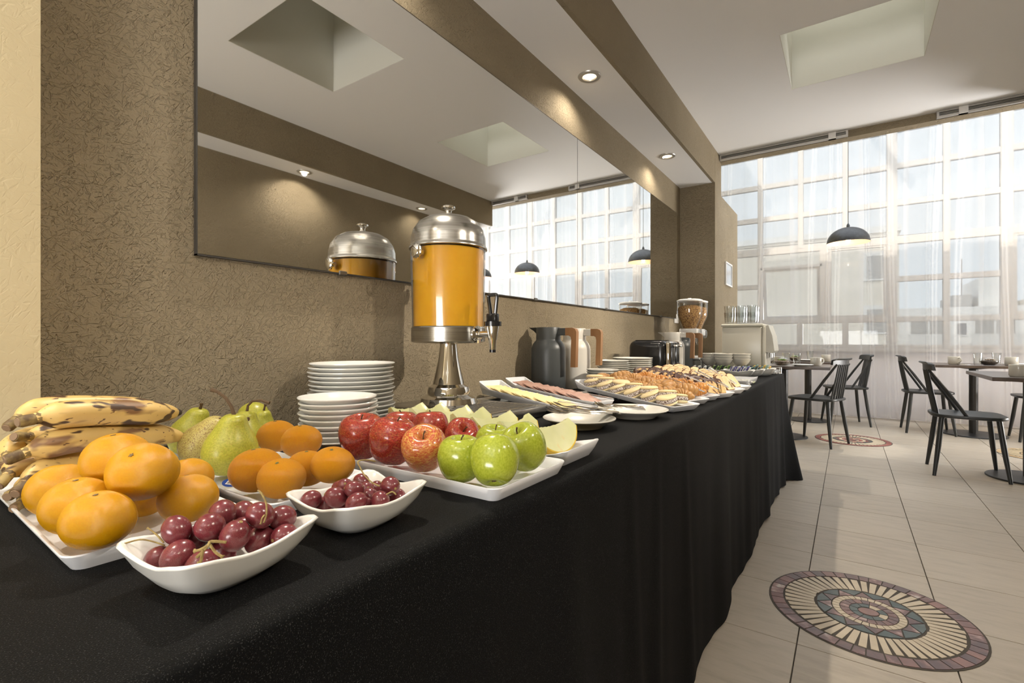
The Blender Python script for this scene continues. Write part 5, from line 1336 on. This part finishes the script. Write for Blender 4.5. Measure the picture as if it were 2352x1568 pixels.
# ------------------------------------------------------------------ stacked bowls, cereal dispenser, drink machine, tumblers
plates(-0.72, 3.74, 0.085, 5, 0.0088, 'top plate of the low stack beneath the beige cereal bowls', 'plate in the low stack beneath the beige cereal bowls', 'plates beneath the cereal bowls', m_cream, 0.002)
bw2 = MB().lathe(cr([(0.0, 0.002), (0.020, 0.0), (0.024, 0.002), (0.040, 0.018), (0.050, 0.038), (0.052, 0.042), (0.050, 0.0425), (0.046, 0.036), (0.036, 0.017), (0.018, 0.006), (0.0, 0.005)], 2), 28).mesh('bowl', m_cream, 50)
zc = T0 + 0.0005 + 4 * 0.0088 + 0.0075
for k, (dx, dy, n) in enumerate(((-0.105, -0.015, 3), (0.0, -0.075, 3), (0.105, -0.015, 3), (-0.062, 0.09, 3), (0.062, 0.09, 3))):
    wh = ['by the toaster side', 'at the front centre', 'by the drink machine', 'at the rear by the wall', 'at the rear corner'][k]
    for j in range(n):
        zz = zc + 0.004 + j * 0.014 if k != 1 else zc + j * 0.014
        o = place('cereal_bowl', bw2, None, (-0.72 + dx, 3.74 + dy, (T0 + 0.0625 if k != 1 else T0 + 0.0625) + j * 0.0175 - 0.006), (0, 0, j)); o.scale = (1.18, 1.18, 1.25)
        tag(o, ('topmost' if j == n - 1 else 'lower') + ' beige cereal bowl in the nested stack ' + wh, 'bowl', 'nested cereal bowls')
m_flake = NM('corn flakes', [(0.35, (0.14, 0.065, 0.025)), (0.5, (0.40, 0.21, 0.07)), (0.7, (0.60, 0.38, 0.14))], 110, 0.7, 3, bmp=(130, 1.0, 0.006))
t = thing('cereal_dispenser', 'double cereal dispenser of corn flakes with white lids, against the pillar', 'cereal dispenser', (-1.0, 3.86, T0))
for k, dy in enumerate((0.0, 0.17)):
    Mk = Matrix.Translation((0, dy, 0))
    MB().lathe(cr([(0.045, 0.325), (0.062, 0.365), (0.082, 0.41), (0.090, 0.45), (0.091, 0.535)], 3), 36, M=Mk, cap=False).build('canister', m_canister, t, ang=60)
    MB().lathe(cr([(0.0, 0.326), (0.042, 0.327), (0.059, 0.367), (0.078, 0.411), (0.0845, 0.445), (0.085, 0.492)], 3) + [(0.05, 0.505), (0.0, 0.50)], 36, M=Mk).build('cereal', m_flake, t, ang=60)
    MB().lathe([(0.0, 0.535), (0.093, 0.534), (0.095, 0.538), (0.094, 0.545), (0.075, 0.552), (0.012, 0.556), (0.012, 0.562), (0.0, 0.563)], 36, M=Mk).build('lid', m_whitep, t)
    MB().rbox(-0.065, 0.065, dy - 0.055, dy + 0.055, 0.275, 0.328, 0.008, 2).build('neck', m_whitep, t)
    MB().lathe([(0, 0), (0.03, 0), (0.032, 0.01), (0.028, 0.02), (0, 0.022)], 20, M=Matrix.Translation((0.064, dy, 0.29)) @ Matrix.Rotation(PI / 2, 4, 'Y'), mod=lambda a, r, z: 1 + 0.1 * math.cos(8 * a)).build('turn_knob', m_canister, t)
    MB().lathe([(0.0, 0.0), (0.042, 0.0), (0.042, 0.085), (0.036, 0.092), (0.0, 0.092)], 24, M=Matrix.Translation((0.045, dy, 0.0))).build('catch_cup', m_cream, t)
    MB().lathe([(0.030, 0.275), (0.026, 0.225), (0.018, 0.205)], 16, M=Matrix.Translation((0.03, dy, 0)), cap=False).build('chute', m_canister, t)
MB().rbox(-0.085, -0.045, -0.07, 0.24, 0.0, 0.30, 0.01, 2).build('stand', m_whitep, t)
MB().rbox(-0.085, 0.09, -0.07, 0.24, 0.094, 0.118, 0.006, 2).build('shelf', m_whitep, t)

m_mach = M('beige enamel', (0.50, 0.48, 0.41), 0.28)
t = thing('drink_machine', 'beige enamel drink machine at the end of the buffet, tumblers on top', 'drink machine', (-0.757, 3.80, T0))
MB().rbox(0.0, 0.262, 0.0, 0.27, 0.02, 0.335, 0.010, 3).build('cabinet', m_mach, t)
MB().rbox(-0.006, 0.268, -0.006, 0.276, 0.335, 0.356, 0.008, 3).build('top', m_mach, t)
MB().rbox(0.262, 0.285, 0.0, 0.27, 0.02, 0.335, 0.008, 3).build('front_frame', m_mach, t)
dr = MB()
dr.loops([[(0.284, 0.008, 0.34), (0.300, 0.008, 0.345), (0.300, 0.262, 0.345), (0.284, 0.262, 0.34)], [(0.284, 0.008, 0.26), (0.325, 0.008, 0.27), (0.325, 0.262, 0.27), (0.284, 0.262, 0.26)], [(0.284, 0.008, 0.17), (0.338, 0.008, 0.165), (0.338, 0.262, 0.165), (0.284, 0.262, 0.17)], [(0.284, 0.008, 0.155), (0.328, 0.008, 0.148), (0.328, 0.262, 0.148), (0.284, 0.262, 0.155)]])
dr.build('front_door', M('grey beige door', (0.40, 0.385, 0.33), 0.3), t, ang=30)
MB().cyl((0.308, 0.09, 0.118), 0.010, 0.035, 12).build('nozzle', m_chrome, t)
MB().cyl((0.308, 0.18, 0.118), 0.010, 0.035, 12).build('nozzle', m_chrome, t)
MB().rbox(0.285, 0.345, 0.02, 0.25, 0.0, 0.022, 0.004, 1).build('drip_tray', m_steel, t)
for x in (0.02, 0.24):
    for y in (0.02, 0.25): MB().cyl((x, y, 0.0), 0.012, 0.021, 10).build('foot', m_dark, t)
t = thing('wire_stand', 'small steel wire stand on the cloth in front of the drink machine', 'stand', (-0.47, 3.93, T0))
for z in (0.004, 0.045):
    MB().tube([(0, -0.05, z), (0.075, -0.05, z), (0.075, 0.05, z), (0, 0.05, z), (0, -0.05, z)], 0.0022, 6).build('rail', m_cutlery, t)
for x, y in ((0, -0.05), (0.075, -0.05), (0.075, 0.05), (0, 0.05)): MB().tube([(x, y, 0), (x, y, 0.047)], 0.0022, 6).build('post', m_cutlery, t)
tum = MB().lathe([(0.0, 0.0), (0.026, 0.0), (0.027, 0.003), (0.0335, 0.085), (0.0330, 0.0855), (0.0315, 0.085), (0.0255, 0.012), (0.0, 0.010)], 20).mesh('tumbler', m_tumbler, 40)
for i in range(3):
    for j in range(2):
        for k in range(2):
            o = place('tumbler', tum, None, (-0.722 + i * 0.078, 3.87 + j * 0.10, T0 + 0.3565 + k * 0.048))
            tag(o, ('upper' if k else 'lower') + ' tumbler of the pair on the drink machine, ' + ('near' if j == 0 else 'rear') + ' row, ' + ('wall end', 'middle', 'front end')[i], 'glass', 'tumblers on the drink machine')

# ================================================================== dining end
m_ttop = NM('dark walnut laminate', [(0.35, (0.085, 0.060, 0.048)), (0.65, (0.14, 0.105, 0.085))], 10, 0.3, 3, vs=(1, 8, 1))
m_tbase = M('black powder coat', (0.018, 0.018, 0.019), 0.4)
def table(x, y, sx, sy, lab, bx=None, by=None, br=0.23):
    t = thing('dining_table', lab, 'table', (x, y, 0.0))
    bx = 0 if bx is None else bx - x; by = 0 if by is None else by - y
    MB().rbox(-sx / 2, sx / 2, -sy / 2, sy / 2, 0.727, 0.755, 0.003, 1).build('tabletop', m_ttop, t)
    MB().lathe([(0.0, 0.703), (0.06, 0.703), (0.16, 0.722), (0.16, 0.727), (0, 0.727)], 28, M=Matrix.Translation((bx, by, 0))).build('mount_plate', m_tbase, t)
    MB().cyl((bx, by, 0.015), 0.038, 0.70, 20).build('pole', m_tbase, t)
    MB().lathe([(0.0, 0.0), (br, 0.0), (br, 0.007), (br - 0.004, 0.011), (0.045, 0.019), (0.0, 0.02)], 44, M=Matrix.Translation((bx, by, 0))).build('base', m_tbase, t)
table(-0.50, 5.88, 0.72, 0.70, 'walnut dining table right behind the drink machine', -0.56, 5.90, 0.22)
table(-0.47, 7.21, 0.72, 0.70, 'walnut dining table against the curtains beyond the first table', -0.42, 7.26, 0.23)
table(1.13, 7.15, 0.74, 0.72, 'walnut dining table near the curtains between two chairs', 1.11, 7.14, 0.27)
table(1.20, 5.12, 0.76, 0.92, 'walnut dining table cut off by the picture edge, one mug on it', 1.09, 5.06, 0.24)

def chair_proto():
    t = thing('dining_chair', 'x', 'chair')
    seat = MB(); n = 40; L = []
    def outline(k, s_):
        out = []
        for i in range(n):
            a = 2 * PI * i / n
            ca, sa = math.cos(a), math.sin(a)
            p = 4.5
            q = (abs(ca) ** p + abs(sa) ** p) ** (-1 / p)
            x, y = 0.215 * q * ca, 0.215 * q * sa
            if x < 0: y *= 1 - 0.10 * (-x / 0.215)
            out.append((x * s_, y * s_, k))
        return out
    rings = [outline(0.432, 0.93), outline(0.436, 0.985), outline(0.447, 1.0), outline(0.456, 0.985), outline(0.458, 0.90), [(x, y, 0.452 - 0.003 * math.cos(x * 7)) for x, y, _ in outline(0, 0.5)], [(x, y, 0.450) for x, y, _ in outline(0, 0.02)]]
    seat.loops(rings).build('seat', m_black, t, ang=50)
    for sx, sy in ((1, 1), (1, -1), (-1, 1), (-1, -1)):
        MB().tube([(0.155 * sx, 0.15 * sy, 0.440), (0.178 * sx, 0.178 * sy, 0.22), (0.205 * sx, 0.205 * sy, 0.0)], [0.017, 0.0175, 0.0115], 12).build('leg', m_black, t)
    # seven spindles from the back of the seat to the crest
    for k in range(6):
        y0 = -0.125 + 0.05 * k; y1 = -0.105 + 0.042 * k
        MB().tube([(-0.175 - 0.004 * (2.5 - abs(k - 2.5)), y0, 0.452), (-0.207, (y0 + y1) / 2, 0.62), (-0.235, y1, 0.787)], [0.0085, 0.0095, 0.0075], 8).build('spindle', m_black, t)
    for s_ in (-1, 1):
        MB().tube([(-0.02, 0.185 * s_, 0.452), (-0.13, 0.165 * s_, 0.63), (-0.231, 0.142 * s_, 0.787)], [0.0115, 0.0125, 0.0095], 8).build('brace', m_black, t)
    cr_ = []
    for k in range(13):
        u = -1 + k / 6; x = -0.239 + 0.035 * u * u; y = 0.185 * u
        e = 1 if abs(u) < 0.9 else 0.8
        cr_.append([(x - 0.010, y, 0.781), (x + 0.012, y, 0.781), (x + 0.002, y, 0.785 + 0.052 * e), (x - 0.034, y, 0.785 + 0.060 * e), (x - 0.036, y, 0.785 + 0.052 * e), (x - 0.012, y, 0.785 + 0.040 * e)])
    MB().loops(cr_).build('crest_rail', m_black, t, ang=40)
    return t
ch0 = chair_proto()
CH = [(-0.255, 5.68, PI - 0.34, 'black spindle-back chair at the first table, its back towards the aisle'),
      (-0.03, 7.22, PI + 0.26, 'black spindle-back chair before the curtains, at the second table'),
      (0.72, 7.07, 0.05, 'black spindle-back chair facing right at the table near the curtains'),
      (0.735, 5.005, 0.0, 'nearest black spindle-back chair, facing the table at the picture edge'),
      (1.61, 7.06, PI, 'black chair on the far side of the curtain-side table, only its legs in view')]
for k, (x, y, rz, lab) in enumerate(CH):
    if k == 0: ch0.location = (x, y, 0); ch0.rotation_euler = (0, 0, rz); ch0['label'] = lab; ch0['group'] = 'black spindle-back dining chairs'
    else: dup(ch0, (x, y, 0), rz, lab)

# tableware
DT = 0.7555
mug_b = MB().lathe([(0.0, 0.0), (0.036, 0.0), (0.038, 0.003), (0.0425, 0.008), (0.043, 0.072), (0.0425, 0.0735), (0.0395, 0.072), (0.039, 0.01), (0.0, 0.008)], 32).mesh('cup', m_cream, 50)
mug_h = MB().tube(cr([(0.042, 0, 0.060), (0.060, 0, 0.062), (0.066, 0, 0.048), (0.062, 0, 0.030), (0.042, 0, 0.018)], 4), 0.0052, 8).mesh('handle', m_cream, 60)
def mug(x, y, rz, lab, s_=1.0):
    t = thing('mug', lab, 'mug', (x, y, DT), rz, 'cream mugs on the dining tables'); t.scale = (s_,) * 3
    place('cup', mug_b, t); place('handle', mug_h, t)
def pxt(px, py):
    u = (px - 1176) / 1125; v = (784 - py) / 1125; tt = (DT - 1) / v
    s_, c_ = math.sin(YAW), math.cos(YAW)
    return (tt * (-s_ + u * c_), tt * (c_ + u * s_))
mug(-0.265, 5.76, 0.6, 'cream mug on the first dining table beside its white plate', 1.15)
mug(-0.22, 7.03, 2.0, 'cream mug on the second table, before the curtains', 1.15)
mug(-0.62, 6.05, 2.2, 'cream mug half behind the drink machine on the first table', 1.1)
mug(0.93, 6.97, -0.9, 'cream mug by the front edge of the curtain-side table', 1.15)
mug(1.36, 6.93, 1.6, 'cream mug cut by the nearer mug on the curtain-side table', 1.2)
mug(0.975, 4.80, -1.05, 'largest cream mug, handle toward the aisle, on the nearest table', 1.12)
def glass(x, y, lab, grp=None):
    tag(place('tumbler', tum, None, (x, y, DT), (0, 0, 0)), lab, 'glass', 'tumblers on the dining tables').scale = (1.15, 1.15, 1.45)
glass(-0.665, 5.66, 'tall glass tumbler next to the drink machine spout')
glass(-0.43, 5.74, 'tall glass tumbler between the food bowl and the mug')
glass(-0.55, 6.02, 'tall glass tumbler at the back of the first table')
glass(-0.40, 7.30, 'tall glass tumbler on the second table before the curtains')
glass(1.10, 6.86, 'tall glass tumbler beside the glass food bowl')
glass(1.30, 7.20, 'tall glass tumbler at the rear of the curtain-side table')
pm = plate_mesh(0.095, 0.018)
def dplate(x, y, lab, s_=1.0):
    o = place('plate', pm, None, (x, y, DT), 0); o.scale = (s_, s_, 1); tag(o, lab, 'plate')
dplate(-0.37, 5.62, 'white plate at the front edge of the first dining table')
dplate(-0.42, 7.10, 'white plate on the second dining table', 1.1)
dplate(1.12, 4.93, 'white plate under the rim of the largest mug')
dplate(1.40, 7.05, 'white plate on the curtain-side table behind the largest mug', 0.9)
m_napk = M('folded paper napkin', (0.66, 0.62, 0.58), 0.9)
m_herb = NM('green herbs', [(0.4, (0.14, 0.22, 0.04)), (0.7, (0.40, 0.50, 0.16))], 120, 0.7, 3)
m_gran = NM('granola', [(0.4, (0.10, 0.07, 0.045)), (0.6, (0.34, 0.27, 0.20)), (0.75, (0.55, 0.50, 0.44))], 130, 0.8, 3, bmp=(150, 1, 0.004))
m_soil = NM('brown grains', [(0.4, (0.035, 0.026, 0.02)), (0.7, (0.09, 0.065, 0.045))], 130, 0.8, 3)
def food_bowl(x, y, lab, fill, top, s_=1.0, napkin=False):
    t = thing('food_bowl', lab, 'bowl', (x, y, DT)); t.scale = (s_,) * 3
    MB().lathe(cr([(0.0, 0.0), (0.035, 0.001), (0.058, 0.018), (0.066, 0.038), (0.060, 0.060), (0.050, 0.070)], 3), 32, cap=False).build('bowl', m_canister, t, ang=60)
    MB().lathe([(0.0, 0.003), (0.034, 0.004), (0.055, 0.020), (0.0625, 0.037), (0.04, 0.043), (0.0, 0.044)], 28).build('filling', fill, t, ang=60)
    f = MB(); rr = random.Random(3)
    for _ in range(26):
        a, q = rr.uniform(0, 6.28), rr.uniform(0, 0.032)
        f.sph((q * math.cos(a), q * math.sin(a), 0.045 + rr.uniform(0, 0.012)), 0.009, 0.006, 0.005, 6, 4, Matrix.Rotation(rr.uniform(-0.1, 0.1), 4, 'X'))
    f.build('topping', top, t, ang=60)['kind'] = 'stuff'
    if napkin:
        MB().loops([[(-0.14, -0.05, 0.0), (0.10, -0.075, 0.0), (0.12, 0.03, 0.0), (-0.10, 0.06, 0.0)], [(-0.139, -0.049, 0.003), (0.099, -0.074, 0.003), (0.119, 0.029, 0.003), (-0.099, 0.059, 0.003)]]).build('napkin', m_napk, t, ang=0)
food_bowl(-0.555, 5.66, 'glass bowl of granola topped with green herbs on a folded napkin', m_gran, m_herb, 1.15, True)
food_bowl(-0.56, 7.17, 'glass bowl with green salad on the second dining table', m_gran, m_herb, 1.1)
food_bowl(1.19, 6.90, 'round glass bowl of dark grains on the curtain-side table', m_soil, m_gran, 1.15)
def tspoon(x, y, rz, lab):
    o = place('teaspoon', sp, None, (x, y, DT), (0, 0, rz)); tag(o, lab, 'spoon')
tspoon(1.19, 4.80, 2.4, 'steel teaspoon lying beside the largest mug')
tspoon(1.05, 6.88, 2.6, 'steel teaspoon lying between the mug and tumbler')
tspoon(-0.27, 7.12, 0.4, 'steel teaspoon beside the plate on the second table')
